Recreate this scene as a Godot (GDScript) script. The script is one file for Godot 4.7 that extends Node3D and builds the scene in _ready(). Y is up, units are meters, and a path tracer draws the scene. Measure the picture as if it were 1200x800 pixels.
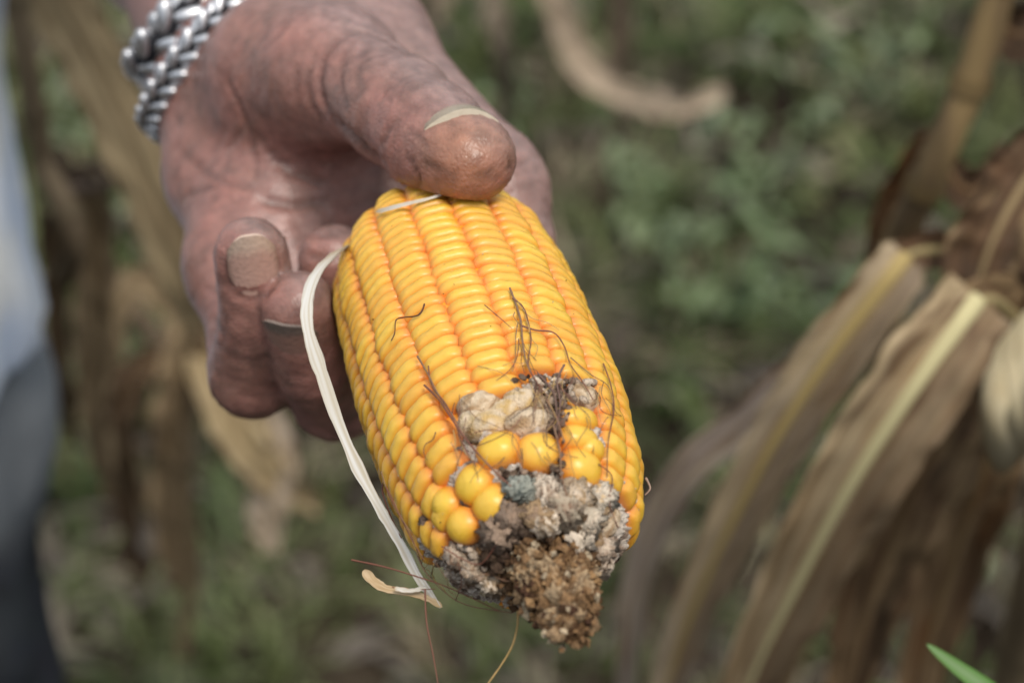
extends Node3D
# A hand holds out a ripe maize ear with a mouldy, rotted tip, in a field of dry maize. Units are metres.

const CAM := Vector3(0, 1.35, 0)
const PITCH := 36.0
const PX := 0.000375            # metres per photograph pixel, per metre of distance

var cam_basis := Basis.from_euler(Vector3(deg_to_rad(-PITCH), 0, 0))
var rng := RandomNumberGenerator.new()
var noise := FastNoiseLite.new()
var cells := FastNoiseLite.new()
var M := {}

# ------------------------------------------------------------------ small helpers

func at(x: float, y: float, d: float) -> Vector3:          # d in millimetres from the lens
	var m := d * 0.001
	return CAM + cam_basis * Vector3((x - 600.0) * PX * m, (400.0 - y) * PX * m, -m)

func project(p: Vector3) -> Vector2:
	var q: Vector3 = cam_basis.transposed() * (p - CAM)
	return Vector2(600.0 + q.x / (-q.z * PX), 400.0 - q.y / (-q.z * PX))

func ray(x: float, y: float) -> Vector3:
	return (at(x, y, 1000.0) - CAM).normalized()

func rnd(a: float, b: float) -> float:
	return rng.randf_range(a, b)

func smin(a: float, b: float, k: float) -> float:
	var h := maxf(k - absf(a - b), 0.0) / k
	return minf(a, b) - h * h * k * 0.25

class Buf:
	var v := PackedVector3Array()
	var n := PackedVector3Array()
	var c := PackedColorArray()
	var uv := PackedVector2Array()
	var i := PackedInt32Array()
	func vert(p: Vector3, nn: Vector3, col := Color.WHITE, t := Vector2.ZERO) -> int:
		v.append(p); n.append(nn); c.append(col); uv.append(t)
		return v.size() - 1
	func tri(a: int, b: int, d: int) -> void:
		var f := (v[b] - v[a]).cross(v[d] - v[a])
		if f.dot(n[a] + n[b] + n[d]) > 0.0:
			i.append(a); i.append(d); i.append(b)
		else:
			i.append(a); i.append(b); i.append(d)
	func quad(a: int, b: int, d: int, e: int) -> void:
		tri(a, b, d); tri(a, d, e)
	func smooth() -> void:                                   # normals from the faces; keeps each one's old side
		var s := PackedVector3Array()
		s.resize(v.size())
		for k in range(0, i.size(), 3):
			var f := (v[i[k + 2]] - v[i[k]]).cross(v[i[k + 1]] - v[i[k]])
			s[i[k]] += f; s[i[k + 1]] += f; s[i[k + 2]] += f
		for k in v.size():
			if s[k].length_squared() > 1e-24:
				n[k] = s[k].normalized()
	func mesh() -> ArrayMesh:
		var a := []
		a.resize(Mesh.ARRAY_MAX)
		a[Mesh.ARRAY_VERTEX] = v; a[Mesh.ARRAY_NORMAL] = n; a[Mesh.ARRAY_COLOR] = c; a[Mesh.ARRAY_TEX_UV] = uv; a[Mesh.ARRAY_INDEX] = i
		var m := ArrayMesh.new()
		m.add_surface_from_arrays(Mesh.PRIMITIVE_TRIANGLES, a)
		return m

func thing(called: String, label: String, category: String, where: Vector3, group := "") -> Node3D:
	var o := Node3D.new()
	o.name = called
	add_child(o, true)
	o.position = where
	tag(o, label, category, group)
	return o

func tag(o: Node3D, label: String, category: String, group := "") -> void:
	o.set_meta("label", label)
	o.set_meta("category", category)
	if group:
		o.set_meta("group", group)

# commits a buffer of world positions as one named mesh under parent
func part(called: String, b: Buf, m: Material, parent: Node3D) -> MeshInstance3D:
	var base := Vector3.ZERO
	var p: Node = parent
	while p is Node3D and p != self:
		base += (p as Node3D).position
		p = p.get_parent()
	if base != Vector3.ZERO:
		for k in b.v.size():
			b.v[k] -= base
	return mesh_part(called, b.mesh(), m, parent, Vector3.ZERO)

func mesh_part(called: String, mesh: Mesh, m: Material, parent: Node3D, where: Vector3) -> MeshInstance3D:
	var o := MeshInstance3D.new()
	o.name = called
	o.mesh = mesh
	o.material_override = m
	o.position = where
	parent.add_child(o, true)
	return o

func spline(p: Array, t: float) -> Vector3:                  # Catmull-Rom through all points, t in 0..1
	var f := clampf(t, 0.0, 1.0) * (p.size() - 1)
	var k := mini(int(f), p.size() - 2)
	var a: Vector3 = p[maxi(k - 1, 0)]
	var b: Vector3 = p[k]
	var c: Vector3 = p[k + 1]
	var d: Vector3 = p[mini(k + 2, p.size() - 1)]
	return b.cubic_interpolate(c, a, d, f - k)

func table(x: float, t: Array) -> float:                     # smooth interpolation in [[x, y], ...]
	if x <= t[0][0]:
		return t[0][1]
	for k in range(1, t.size()):
		if x <= t[k][0]:
			var a: Array = t[maxi(k - 2, 0)]
			var d: Array = t[mini(k + 1, t.size() - 1)]
			return cubic_interpolate_in_time(t[k - 1][1], t[k][1], a[1], d[1], (x - t[k - 1][0]) / (t[k][0] - t[k - 1][0]), t[k][0] - t[k - 1][0], minf(a[0] - t[k - 1][0], -0.001), maxf(d[0] - t[k - 1][0], t[k][0] - t[k - 1][0] + 0.001))
	return t[-1][1]

func tube(b: Buf, p: Array, r0: float, r1: float, col: Color, n := 24, m := 6, wob := 0.0) -> void:
	var first := b.v.size()
	var side := Vector3.ZERO
	for k in n + 1:
		var t := float(k) / n
		var c := spline(p, t)
		var d := (spline(p, t + 0.01) - spline(p, t - 0.01)).normalized()
		if side == Vector3.ZERO:
			side = d.cross(Vector3(0.3, 0.9, 0.2)).normalized()
		side = (side - d * side.dot(d)).normalized()
		var up := side.cross(d)
		var r := lerpf(r0, r1, t) * (1.0 + wob * noise.get_noise_2d(k * 17.0, p[0].x * 9000.0))
		for j in m:
			var a := TAU * j / m
			var o := side * cos(a) + up * sin(a)
			b.vert(c + o * r, o, col, Vector2(float(j) / m, t))
	for k in n:
		for j in m:
			b.quad(first + k * m + j, first + k * m + (j + 1) % m, first + (k + 1) * m + (j + 1) % m, first + (k + 1) * m + j)
	for e in [0, n]:
		var c := spline(p, float(e) / n)
		var d := (spline(p, 0.02) - spline(p, 0.0)) * -1.0 if e == 0 else spline(p, 1.0) - spline(p, 0.98)
		var q := b.vert(c, d.normalized(), col)
		for j in m:
			b.tri(q, first + e * m + j, first + e * m + (j + 1) % m)

# a lumpy rounded body; its radius is broken up by noise
func lump(b: Buf, c: Vector3, ax: Vector3, ay: Vector3, az: Vector3, amp: float, freq: float, col: Color, col2: Color, nu := 12, nv := 8) -> void:
	var first := b.v.size()
	var off := Vector3(rnd(-99, 99), rnd(-99, 99), rnd(-99, 99))
	for k in nv + 1:
		var th := PI * k / nv
		for j in nu:
			var ph := TAU * j / nu
			var d := Vector3(sin(th) * cos(ph), cos(th), sin(th) * sin(ph))
			var q := noise.get_noise_3dv(d * freq + off)
			var r := 1.0 + amp * q * 2.0
			b.vert(c + (ax * d.x + ay * d.y + az * d.z) * r, (ax * d.x + ay * d.y + az * d.z).normalized(), col.lerp(col2, clampf(0.5 + q * 1.6, 0, 1)))
	for k in nv:
		for j in nu:
			var a := first + k * nu
			if k > 0:
				b.tri(a + j, a + (j + 1) % nu, a + nu + j)
			if k < nv - 1:
				b.tri(a + (j + 1) % nu, a + nu + (j + 1) % nu, a + nu + j)

func crumb(b: Buf, c: Vector3, r: float, col: Color) -> void:  # a small broken fragment, eight flat faces
	var q := Basis.from_euler(Vector3(rnd(0, TAU), rnd(0, TAU), rnd(0, TAU)))
	var p := []
	for d in [Vector3.RIGHT, Vector3.UP, Vector3.LEFT, Vector3.DOWN, Vector3.BACK, Vector3.FORWARD]:
		p.append(c + q * (d * r * rnd(0.5, 1.25)))
	for k in 4:
		for e in [4, 5]:
			var a: Vector3 = p[k]
			var d: Vector3 = p[(k + 1) % 4]
			var f: Vector3 = p[e]
			var n := (a + d + f - c * 3.0).normalized()
			b.tri(b.vert(a, n, col), b.vert(d, n, col), b.vert(f, n, col))

# ------------------------------------------------------------------ surface nets on a distance function

func net(b: Buf, f: Callable, lo: Vector3, hi: Vector3, h: float, col: Color, slack := 1.35) -> void:
	var nb := Vector3i(((hi - lo) / (h * 8.0)).ceil())
	var nx := nb.x * 8 + 1
	var ny := nb.y * 8 + 1
	var val := {}
	var blocks := []
	for bz in nb.z:
		for by in nb.y:
			for bx in nb.x:
				var c := lo + (Vector3(bx, by, bz) * 8.0 + Vector3.ONE * 4.0) * h
				if absf(f.call(c)) < 8.0 * h * 0.87 * slack:
					blocks.append(Vector3i(bx * 8, by * 8, bz * 8))
	for o: Vector3i in blocks:
		for z in 9:
			for y in 9:
				for x in 9:
					var key := (o.x + x) + nx * ((o.y + y) + ny * (o.z + z))
					if not val.has(key):
						val[key] = f.call(lo + Vector3(o.x + x, o.y + y, o.z + z) * h)
	var step := [0, 1, nx, nx + 1, nx * ny, nx * ny + 1, nx * ny + nx, nx * ny + nx + 1]
	var edges := [[0, 1], [2, 3], [4, 5], [6, 7], [0, 2], [1, 3], [4, 6], [5, 7], [0, 4], [1, 5], [2, 6], [3, 7]]
	var ids := {}
	var e := [0.0, 0.0, 0.0, 0.0, 0.0, 0.0, 0.0, 0.0]
	for o: Vector3i in blocks:
		for z in 8:
			for y in 8:
				for x in 8:
					var key := (o.x + x) + nx * ((o.y + y) + ny * (o.z + z))
					var under := 0
					for k in 8:
						e[k] = val[key + step[k]]
						if e[k] < 0.0:
							under += 1
					if under == 0 or under == 8:
						continue
					var sum := Vector3.ZERO
					var count := 0
					for g in edges:
						var a: float = e[g[0]]
						var d: float = e[g[1]]
						if (a < 0.0) != (d < 0.0):
							var t := a / (a - d)
							var p := Vector3(g[0] & 1, (g[0] >> 1) & 1, g[0] >> 2)
							var q := Vector3(g[1] & 1, (g[1] >> 1) & 1, g[1] >> 2)
							sum += p.lerp(q, t)
							count += 1
					var grad := Vector3(e[1] + e[3] + e[5] + e[7] - e[0] - e[2] - e[4] - e[6], e[2] + e[3] + e[6] + e[7] - e[0] - e[1] - e[4] - e[5], e[4] + e[5] + e[6] + e[7] - e[0] - e[1] - e[2] - e[3])
					ids[key] = b.vert(lo + (Vector3(o.x + x, o.y + y, o.z + z) + sum / count) * h, grad.normalized(), col)
	for key: int in ids:
		var s: float = val[key]
		for axis in 3:
			var along: int = [1, nx, nx * ny][axis]
			if not val.has(key + along) or (s < 0.0) == (val[key + along] < 0.0):
				continue
			var u: int = [nx, nx * ny, 1][axis]
			var w: int = [nx * ny, 1, nx][axis]
			if ids.has(key - u) and ids.has(key - w) and ids.has(key - u - w):
				b.quad(ids[key], ids[key - u], ids[key - u - w], ids[key - w])

class Bones:
	var a := PackedVector3Array()
	var d := PackedVector3Array()
	var inv := PackedFloat32Array()
	var r := PackedFloat32Array()
	var dr := PackedFloat32Array()
	func add(p: Vector3, q: Vector3, rp: float, rq: float) -> void:
		a.append(p); d.append(q - p); inv.append(1.0 / maxf((q - p).length_squared(), 1e-12)); r.append(rp); dr.append(rq - rp)
	func hard(p: Vector3) -> float:
		var best := 1e9
		for k in a.size():
			var pa := p - a[k]
			var t := clampf(pa.dot(d[k]) * inv[k], 0.0, 1.0)
			best = minf(best, (pa - d[k] * t).length() - r[k] - dr[k] * t)
		return best
	func soft(p: Vector3, kk: float) -> float:
		var best := 1e9
		for k in a.size():
			var pa := p - a[k]
			var t := clampf(pa.dot(d[k]) * inv[k], 0.0, 1.0)
			var x := (pa - d[k] * t).length() - r[k] - dr[k] * t
			var h := maxf(kk - absf(best - x), 0.0) / kk
			best = minf(best, x) - h * h * kk * 0.25
		return best

# ------------------------------------------------------------------ materials

func noise_texture(freq: float, type: int, octaves: int, size := 256, seed_ := 1, ramp: Gradient = null) -> NoiseTexture2D:
	var f := FastNoiseLite.new()
	f.noise_type = type
	f.frequency = freq
	f.fractal_octaves = octaves
	f.seed = seed_
	if type == FastNoiseLite.TYPE_CELLULAR:
		f.cellular_return_type = FastNoiseLite.RETURN_DISTANCE2_SUB
	var t := NoiseTexture2D.new()
	t.width = size
	t.height = size
	t.seamless = true
	t.noise = f
	if ramp:
		t.color_ramp = ramp
	return t

func ramp(cols: Array) -> Gradient:
	var g := Gradient.new()
	g.offsets = PackedFloat32Array(range(cols.size()).map(func(k): return float(k) / (cols.size() - 1)))
	g.colors = PackedColorArray(cols)
	return g

func mat(called: String, rough: float, spec := 0.5, tint := Color.WHITE) -> StandardMaterial3D:
	var m := StandardMaterial3D.new()
	m.resource_name = called
	m.vertex_color_use_as_albedo = true
	m.roughness = rough
	m.metallic_specular = spec
	m.albedo_color = tint
	m.cull_mode = BaseMaterial3D.CULL_DISABLED
	M[called] = m
	return m

func relief(m: StandardMaterial3D, tex: Texture2D, per_metre: float, depth_mm: float) -> void:
	m.uv1_triplanar = true
	m.uv1_scale = Vector3.ONE * per_metre
	m.heightmap_enabled = true
	m.heightmap_texture = tex
	m.heightmap_scale = depth_mm * 0.1

func make_materials() -> void:
	var pale := ramp([Color(0.72, 0.72, 0.72), Color(1, 1, 1)])
	var blotch := noise_texture(0.02, FastNoiseLite.TYPE_SIMPLEX_SMOOTH, 5, 256, 5, pale)
	var fine := noise_texture(0.045, FastNoiseLite.TYPE_SIMPLEX_SMOOTH, 5, 256, 8)
	var pores := noise_texture(0.09, FastNoiseLite.TYPE_CELLULAR, 2, 256, 3)
	var k := mat("kernel", 0.31, 0.55)
	k.subsurf_scatter_enabled = true
	k.subsurf_scatter_strength = 0.05
	k.clearcoat_enabled = true
	k.clearcoat = 0.55
	k.clearcoat_roughness = 0.3
	relief(k, fine, 90.0, 0.06)
	var s := mat("skin", 0.38, 0.5)
	s.subsurf_scatter_enabled = true
	s.subsurf_scatter_strength = 0.06
	relief(s, pores, 45.0, 0.2)
	s.albedo_texture = blotch
	var nail := mat("nail", 0.26, 0.5)
	relief(nail, fine, 60.0, 0.12)
	var mould := mat("mould", 0.95, 0.15, Color(1.0, 0.975, 0.935))
	relief(mould, fine, 160.0, 0.5)
	var rot := mat("rot", 0.9, 0.25)
	relief(rot, fine, 140.0, 0.8)
	mat("silk", 0.55, 0.4)
	var husk := mat("husk", 0.7, 0.35)
	husk.backlight_enabled = true
	husk.backlight = Color(0.3, 0.3, 0.3)
	var leaf := mat("dry_leaf", 0.75, 0.3)
	leaf.backlight_enabled = true
	leaf.backlight = Color(0.25, 0.25, 0.25)
	var green := mat("green_leaf", 0.55, 0.4)
	green.backlight_enabled = true
	green.backlight = Color(0.4, 0.4, 0.4)
	var silver := mat("silver", 0.42, 0.5)
	silver.metallic = 0.95
	var cloth := mat("cloth", 0.95, 0.2)
	relief(cloth, fine, 30.0, 0.6)
	var dirt := mat("soil", 0.97, 0.15)
	dirt.uv1_world_triplanar = true
	relief(dirt, fine, 3.0, 14.0)
	dirt.albedo_texture = noise_texture(0.03, FastNoiseLite.TYPE_SIMPLEX_SMOOTH, 6, 512, 21, ramp([Color(0.45, 0.42, 0.4), Color(0.8, 0.76, 0.72), Color(1, 1, 1)]))

# ------------------------------------------------------------------ the ear's own frame: s runs in millimetres from where the kernels end (0) to the butt, phi round it, 0 towards the lens

var tip: Vector3
var back: Vector3
var face: Vector3
var right: Vector3
const PROFILE := [[-3.0, 10.5], [0.0, 13.5], [5.0, 17.2], [12.0, 19.9], [25.0, 22.2], [45.0, 23.2], [65.0, 23.1], [80.0, 22.5], [88.0, 21.4], [93.0, 19.6], [97.0, 16.0], [100.0, 11.0]]
const ROWS := 18

func ear_frame() -> void:
	tip = at(640, 650, 368)
	back = (at(497, 264, 456) - tip).normalized()
	var mid := tip + back * 0.05
	face = CAM - mid
	face = (face - back * face.dot(back)).normalized()
	right = back.cross(face).normalized()
	if right.x < 0.0:
		right = -right

func ear(s: float, phi: float, rho: float) -> Vector3:
	return tip + back * (s * 0.001) + (face * cos(phi) + right * sin(phi)) * (rho * 0.001)

func ear_normal(s: float, phi: float) -> Vector3:
	var slope := (table(s + 0.7, PROFILE) - table(s - 0.7, PROFILE)) / 1.4
	return ((face * cos(phi) + right * sin(phi)) - back * slope).normalized()

func ear_sphi(p: Vector3) -> Vector3:                        # s, phi, rho of a point
	var q := p - tip
	var s := q.dot(back)
	var w := q - back * s
	return Vector3(s * 1000.0, atan2(w.dot(right), w.dot(face)), w.length() * 1000.0)

func ear_distance(p: Vector3) -> float:
	var q := ear_sphi(p)
	if q.x > 100.0:
		return maxf(q.x - 100.0, q.z - 11.0) * 0.001
	return (q.z - table(q.x, PROFILE)) * 0.0009

func ear_hit(x: float, y: float) -> Vector3:                  # where a line of sight meets the ear (or comes nearest to it), as s, phi, rho
	var d := ray(x, y)
	var t := 0.3
	var best := 1e9
	var at_best := 0.3
	while t < 0.52:
		var q := ear_sphi(CAM + d * t)
		var gap := (q.z - (table(q.x, PROFILE) if q.x > -3.0 else table(q.x, COB))) * 0.001
		if gap < best:
			best = gap
			at_best = t
		if gap < 0.00004:
			break
		t += clampf(gap * 0.45, 0.0001, 0.01)
	var h := ear_sphi(CAM + d * at_best)
	h.z = table(h.x, PROFILE) if h.x > -3.0 else table(h.x, COB)
	return h

const COB := [[-20.0, 0.3], [-19.3, 2.0], [-17.0, 3.3], [-12.0, 4.6], [-7.0, 5.7], [-3.0, 7.4], [1.0, 11.0], [5.0, 14.6], [12.0, 17.6], [17.0, 17.4], [30.0, 18.0], [101.0, 7.0]]
const BED := [[8.0, 14.0], [17.0, 18.0], [30.0, 20.3], [60.0, 21.2], [84.0, 20.0], [94.0, 16.4], [101.0, 6.5]]

func _ready() -> void:
	rng.seed = 7
	noise.noise_type = FastNoiseLite.TYPE_SIMPLEX_SMOOTH
	noise.frequency = 1.0
	noise.fractal_octaves = 3
	cells.noise_type = FastNoiseLite.TYPE_CELLULAR
	cells.frequency = 1.0
	cells.cellular_return_type = FastNoiseLite.RETURN_DISTANCE2_SUB
	set_view()
	make_materials()
	ear_frame()
	build_ground()
	build_person()
	build_dry_plants()
	build_weeds()
	build_ear()
	build_bracelets()

func set_view() -> void:
	var c := Camera3D.new()
	c.name = "camera"
	c.position = CAM
	c.basis = cam_basis
	c.near = 0.02
	c.far = 900.0
	var lens := CameraAttributesPhysical.new()
	lens.frustum_focal_length = 80.0
	lens.exposure_aperture = 13.5
	lens.frustum_focus_distance = 0.392
	lens.frustum_near = 0.02
	lens.frustum_far = 900.0
	c.attributes = lens
	add_child(c)
	c.current = true
	var env := Environment.new()
	env.background_mode = Environment.BG_SKY
	env.tonemap_mode = Environment.TONE_MAPPER_LINEAR
	env.tonemap_exposure = 1.2
	env.sdfgi_enabled = true
	env.ssao_enabled = true
	env.ssil_enabled = true
	var sky := ProceduralSkyMaterial.new()
	sky.sky_top_color = Color(0.93, 0.965, 1.0)
	sky.sky_horizon_color = Color(0.47, 0.51, 0.56)
	sky.sky_curve = 0.4
	sky.ground_bottom_color = Color(0.2, 0.19, 0.16)
	sky.ground_horizon_color = Color(0.35, 0.35, 0.32)
	env.sky = Sky.new()
	env.sky.sky_material = sky
	var w := WorldEnvironment.new()
	w.name = "world"
	w.environment = env
	add_child(w)
	var sun := DirectionalLight3D.new()
	sun.name = "veiled_sun"
	sun.light_color = Color(1.0, 0.975, 0.94)
	sun.light_energy = 0.8
	sun.light_angular_distance = 22.0
	sun.shadow_enabled = true
	sun.rotation_degrees = Vector3(-62, 25, 0)
	add_child(sun)

# ------------------------------------------------------------------ ground

func ground_height(x: float, z: float) -> float:
	var near := clampf(1.5 - Vector2(x, z + 2.0).length() * 0.12, 0.0, 1.0)
	return (noise.get_noise_2d(x * 1.1, z * 1.1) * 0.05 + noise.get_noise_2d(x * 6.0, z * 6.0) * 0.022) * near

func build_ground() -> void:
	var b := Buf.new()
	var line := []
	for k in range(-40, 41):
		var q := float(k) / 40.0
		line.append(q * 2.6 + pow(absf(q), 9.0) * signf(q) * 400.0)
	for z: float in line:
		for x: float in line:
			var wz := z - 2.0
			var h := ground_height(x, wz)
			var t := clampf(0.5 + noise.get_noise_2d(x * 3.0 + 40.0, wz * 3.0) * 1.3, 0.0, 1.0)
			b.vert(Vector3(x, h, wz), Vector3.UP, Color(0.045, 0.038, 0.029).lerp(Color(0.09, 0.075, 0.057), t))
	var n := line.size()
	for r in n - 1:
		for c in n - 1:
			b.quad(r * n + c, r * n + c + 1, (r + 1) * n + c + 1, (r + 1) * n + c)
	b.smooth()
	var g := part("ground", b, M.soil, self)
	g.set_meta("kind", "structure")
	g.set_meta("label", "dark brown field soil under weeds and dry leaf litter")
	cover("grass", grass_clump(), M.green_leaf, 7000, [Color(0.09, 0.122, 0.036), Color(0.13, 0.15, 0.055), Color(0.062, 0.088, 0.028), Color(0.22, 0.185, 0.115)], 0.4, 0.8, "short muted green grass over the field floor", -0.2, 3)
	cover("ground_weeds", weed_clump(), M.green_leaf, 2000, [Color(0.085, 0.112, 0.036), Color(0.115, 0.13, 0.05), Color(0.07, 0.088, 0.036), Color(0.16, 0.15, 0.075)], 0.2, 0.48, "low broad leaved weeds covering the field floor", 0.12, 5)
	cover("leaf_litter", litter_piece(), M.dry_leaf, 9000, [Color(0.1, 0.078, 0.055), Color(0.19, 0.16, 0.125), Color(0.05, 0.038, 0.028), Color(0.1, 0.085, 0.07)], 0.2, 0.7, "broken dry maize leaf litter scattered on the soil", -0.25, 9)

func cover(called: String, mesh: Mesh, m: Material, count: int, cols: Array, s0: float, s1: float, label: String, threshold: float, salt: int) -> void:
	var mm := MultiMesh.new()
	mm.transform_format = MultiMesh.TRANSFORM_3D
	mm.use_colors = true
	mm.mesh = mesh
	mm.instance_count = count
	var k := 0
	while k < count:
		var x := rnd(-2.4, 2.4)
		var z := rnd(-5.0, -0.5)
		if noise.get_noise_2d(x * 1.7 + salt * 31.0, z * 1.7) < threshold - 0.25 * rng.randf():
			continue
		if salt < 9 and z > -1.75 and rng.randf() < 0.4:
			continue
		var s := rnd(s0, s1)
		var q := Basis.from_euler(Vector3(rnd(-0.25, 0.25), rnd(0, TAU), rnd(-0.25, 0.25))).scaled(Vector3.ONE * s)
		mm.set_instance_transform(k, Transform3D(q, Vector3(x, ground_height(x, z) - 0.004 + (rng.randf() * 0.06 if salt == 9 and z < -1.7 else 0.0), z)))
		var c: Color = cols[rng.randi() % cols.size()]
		mm.set_instance_color(k, c * rnd(0.75, 1.3))
		k += 1
	var o := MultiMeshInstance3D.new()
	o.name = called
	o.multimesh = mm
	o.material_override = m
	add_child(o)
	o.set_meta("kind", "stuff")
	tag(o, label, called.replace("_", " "))

func blade(b: Buf, p: Array, w: float, col: Color, fold := 0.25, n := 6, up := Vector3.UP) -> void:
	var first := b.v.size()
	for k in n + 1:
		var t := float(k) / n
		var c := spline(p, t)
		var d := (spline(p, t + 0.02) - spline(p, t - 0.02)).normalized()
		var side := d.cross(up)
		side = side.normalized() if side.length() > 0.02 else Vector3.RIGHT
		var nn := side.cross(d).normalized()
		var hw := w * pow(maxf(sin(PI * lerpf(0.12, 1.0, t)), 0.0), 0.7)
		for j in 3:
			b.vert(c + side * hw * (j - 1) + nn * hw * fold * absf(j - 1), nn, col.lerp(Color(1, 1, 0.9), 0.12 if j == 1 else 0.0))
	for k in n:
		for j in 2:
			b.quad(first + k * 3 + j, first + k * 3 + j + 1, first + k * 3 + j + 4, first + k * 3 + j + 3)

func grass_clump() -> Mesh:
	var b := Buf.new()
	for k in 12:
		var a := rnd(0, TAU)
		var l := rnd(0.06, 0.17)
		var d := Vector3(cos(a), 0, sin(a))
		var o := d * rnd(0, 0.02)
		blade(b, [o, o + d * l * 0.15 + Vector3.UP * l * 0.5, o + d * l * rnd(0.35, 0.9) + Vector3.UP * l * rnd(0.45, 0.85)], rnd(0.002, 0.005), Color.WHITE * rnd(0.7, 1.2))
	return b.mesh()

func weed_clump() -> Mesh:
	var b := Buf.new()
	for st in 3:
		var a0 := rnd(0, TAU)
		var top := Vector3(cos(a0) * 0.04, rnd(0.06, 0.15), sin(a0) * 0.04)
		tube(b, [Vector3.ZERO, top * 0.6 + Vector3(0, 0.01, 0), top], 0.0016, 0.001, Color(0.8, 0.8, 0.7), 4, 4)
		for k in 7:
			var a := rnd(0, TAU)
			var l := rnd(0.025, 0.06)
			var o := top * rnd(0.35, 1.0)
			var d := Vector3(cos(a), rnd(-0.1, 0.5), sin(a))
			blade(b, [o, o + d * l * 0.5 + Vector3.UP * 0.004, o + d * l - Vector3.UP * l * rnd(0.0, 0.4)], l * rnd(0.2, 0.33), Color.WHITE * rnd(0.7, 1.25), 0.2, 5)
	return b.mesh()

func litter_piece() -> Mesh:
	var b := Buf.new()
	for k in 3:
		var a := rnd(0, TAU)
		var l := rnd(0.05, 0.14)
		var d := Vector3(cos(a), 0, sin(a))
		var o := Vector3(rnd(-0.04, 0.04), 0.006, rnd(-0.04, 0.04))
		blade(b, [o, o + d * l * 0.5 + Vector3.UP * rnd(0.005, 0.03), o + d * l + Vector3(rnd(-0.02, 0.02), rnd(0, 0.02), 0)], rnd(0.005, 0.013), Color.WHITE * rnd(0.6, 1.25), rnd(-0.5, 0.6), 6)
	return b.mesh()

# ------------------------------------------------------------------ the person

var palm := Bones.new()
var near_bones: Array[Bones] = []
var far_bones: Array[Bones] = []
var forearm := Bones.new()
var creases := []

func chain(bones: Bones, p: Array) -> void:                   # each entry: px, py, distance, radius (mm)
	for k in p.size() - 1:
		bones.add(at(p[k][0], p[k][1], p[k][2]), at(p[k + 1][0], p[k + 1][1], p[k + 1][2]), p[k][3] * 0.001, p[k + 1][3] * 0.001)

func pose_hand() -> void:
	# forearm: two ridges that make an oval, from the wrist back to the elbow
	chain(forearm, [[274, 96, 524, 16.5], [205, -80, 630, 21], [35, -225, 763, 24]])
	chain(forearm, [[338, 20, 524, 17], [255, -160, 630, 22], [85, -285, 763, 24]])
	# palm
	chain(palm, [[274, 96, 524, 16], [270, 200, 508, 13], [286, 312, 483, 10.5]])
	chain(palm, [[284, 100, 524, 14], [325, 245, 489, 11]])
	chain(palm, [[300, 70, 524, 15], [385, 150, 494, 11.5]])
	chain(palm, [[338, 20, 524, 16], [400, 20, 505, 13.5], [424, 48, 493, 12.5]])
	chain(palm, [[430, 100, 494, 10.5], [470, 240, 492, 9.5]])
	chain(palm, [[424, 48, 493, 11], [385, 150, 494, 11], [325, 245, 488, 10], [286, 312, 483, 10]])
	chain(palm, [[300, 95, 510, 17], [345, 85, 488, 16], [388, 88, 469, 13.2]])       # ball of the thumb
	var fingers := [
		[[[388, 88, 469, 13.2], [432, 106, 455, 11.2], [468, 130, 441, 9.9]], [[468, 130, 441, 9.9], [505, 158, 430, 9.6], [534, 178, 423.5, 8.3]]],
		[[[424, 48, 493, 11.8], [578, 207, 474, 9.3]], [[578, 207, 474, 9.3], [606, 285, 470, 8.2], [590, 360, 466, 7.4]]],
		[[[385, 150, 494, 11], [450, 390, 488, 9.6]], [[450, 390, 488, 9.6], [425, 372, 462, 8.6], [393, 308, 456, 7.8]]],
		[[[325, 245, 489, 10.5], [393, 464, 468, 9.0]], [[393, 464, 468, 9.0], [368, 425, 449, 8.3], [351, 362, 437, 7.4]]],
		[[[286, 312, 483, 9.8], [297, 438, 463, 8.9]], [[297, 438, 463, 8.9], [304, 365, 447, 8.0], [294, 298, 439, 7.3]]],
	]
	for f in fingers:
		var a := Bones.new()
		var b := Bones.new()
		chain(a, f[0])
		chain(b, f[1])
		near_bones.append(a)
		far_bones.append(b)
	# swellings: thumb pad, knuckle folds
	far_bones[0].add(at(522, 186, 424), at(548, 190, 419), 0.0072, 0.0072)
	far_bones[0].add(at(505, 178, 430), at(560, 184, 420), 0.0072, 0.0066)
	near_bones[1].add(at(560, 190, 476), at(590, 220, 474), 0.0098, 0.0092)

func hand_distance(p: Vector3) -> float:
	var q := smin(palm.soft(p, 0.010), forearm.soft(p, 0.02), 0.012)
	var best := 1e9
	for k in 5:
		var d := smin(q, near_bones[k].hard(p), 0.007)
		d = smin(d, far_bones[k].soft(p, 0.004) if k == 0 else far_bones[k].hard(p), 0.005 if k < 2 else 0.0022)
		best = minf(best, d)
	if best < 0.012:
		best = maxf(best, -(ear_distance(p) - 0.0004))             # flesh gives way where it presses on the ear
	return best

func hand_hit(x: float, y: float) -> Vector3:
	var d := ray(x, y)
	var t := 0.38
	for k in 90:
		var g := hand_distance(CAM + d * t)
		if g < 0.0001 or t > 0.6:
			break
		t += g * 0.7
	return CAM + d * t

func crease(line: Array, depth: float, width: float, dirt := 0.6) -> void:
	var p := PackedVector3Array()
	for k in line.size() * 3 - 2:
		var f := float(k) / 3.0
		var i := mini(int(f), line.size() - 2)
		var a := Vector2(line[i][0], line[i][1])
		var b := Vector2(line[i + 1][0], line[i + 1][1])
		var q := a.cubic_interpolate(b, Vector2(line[maxi(i - 1, 0)][0], line[maxi(i - 1, 0)][1]), Vector2(line[mini(i + 2, line.size() - 1)][0], line[mini(i + 2, line.size() - 1)][1]), f - i)
		p.append(hand_hit(q.x, q.y))
	creases.append([p, depth * 0.001, width * 0.001, dirt])

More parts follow.
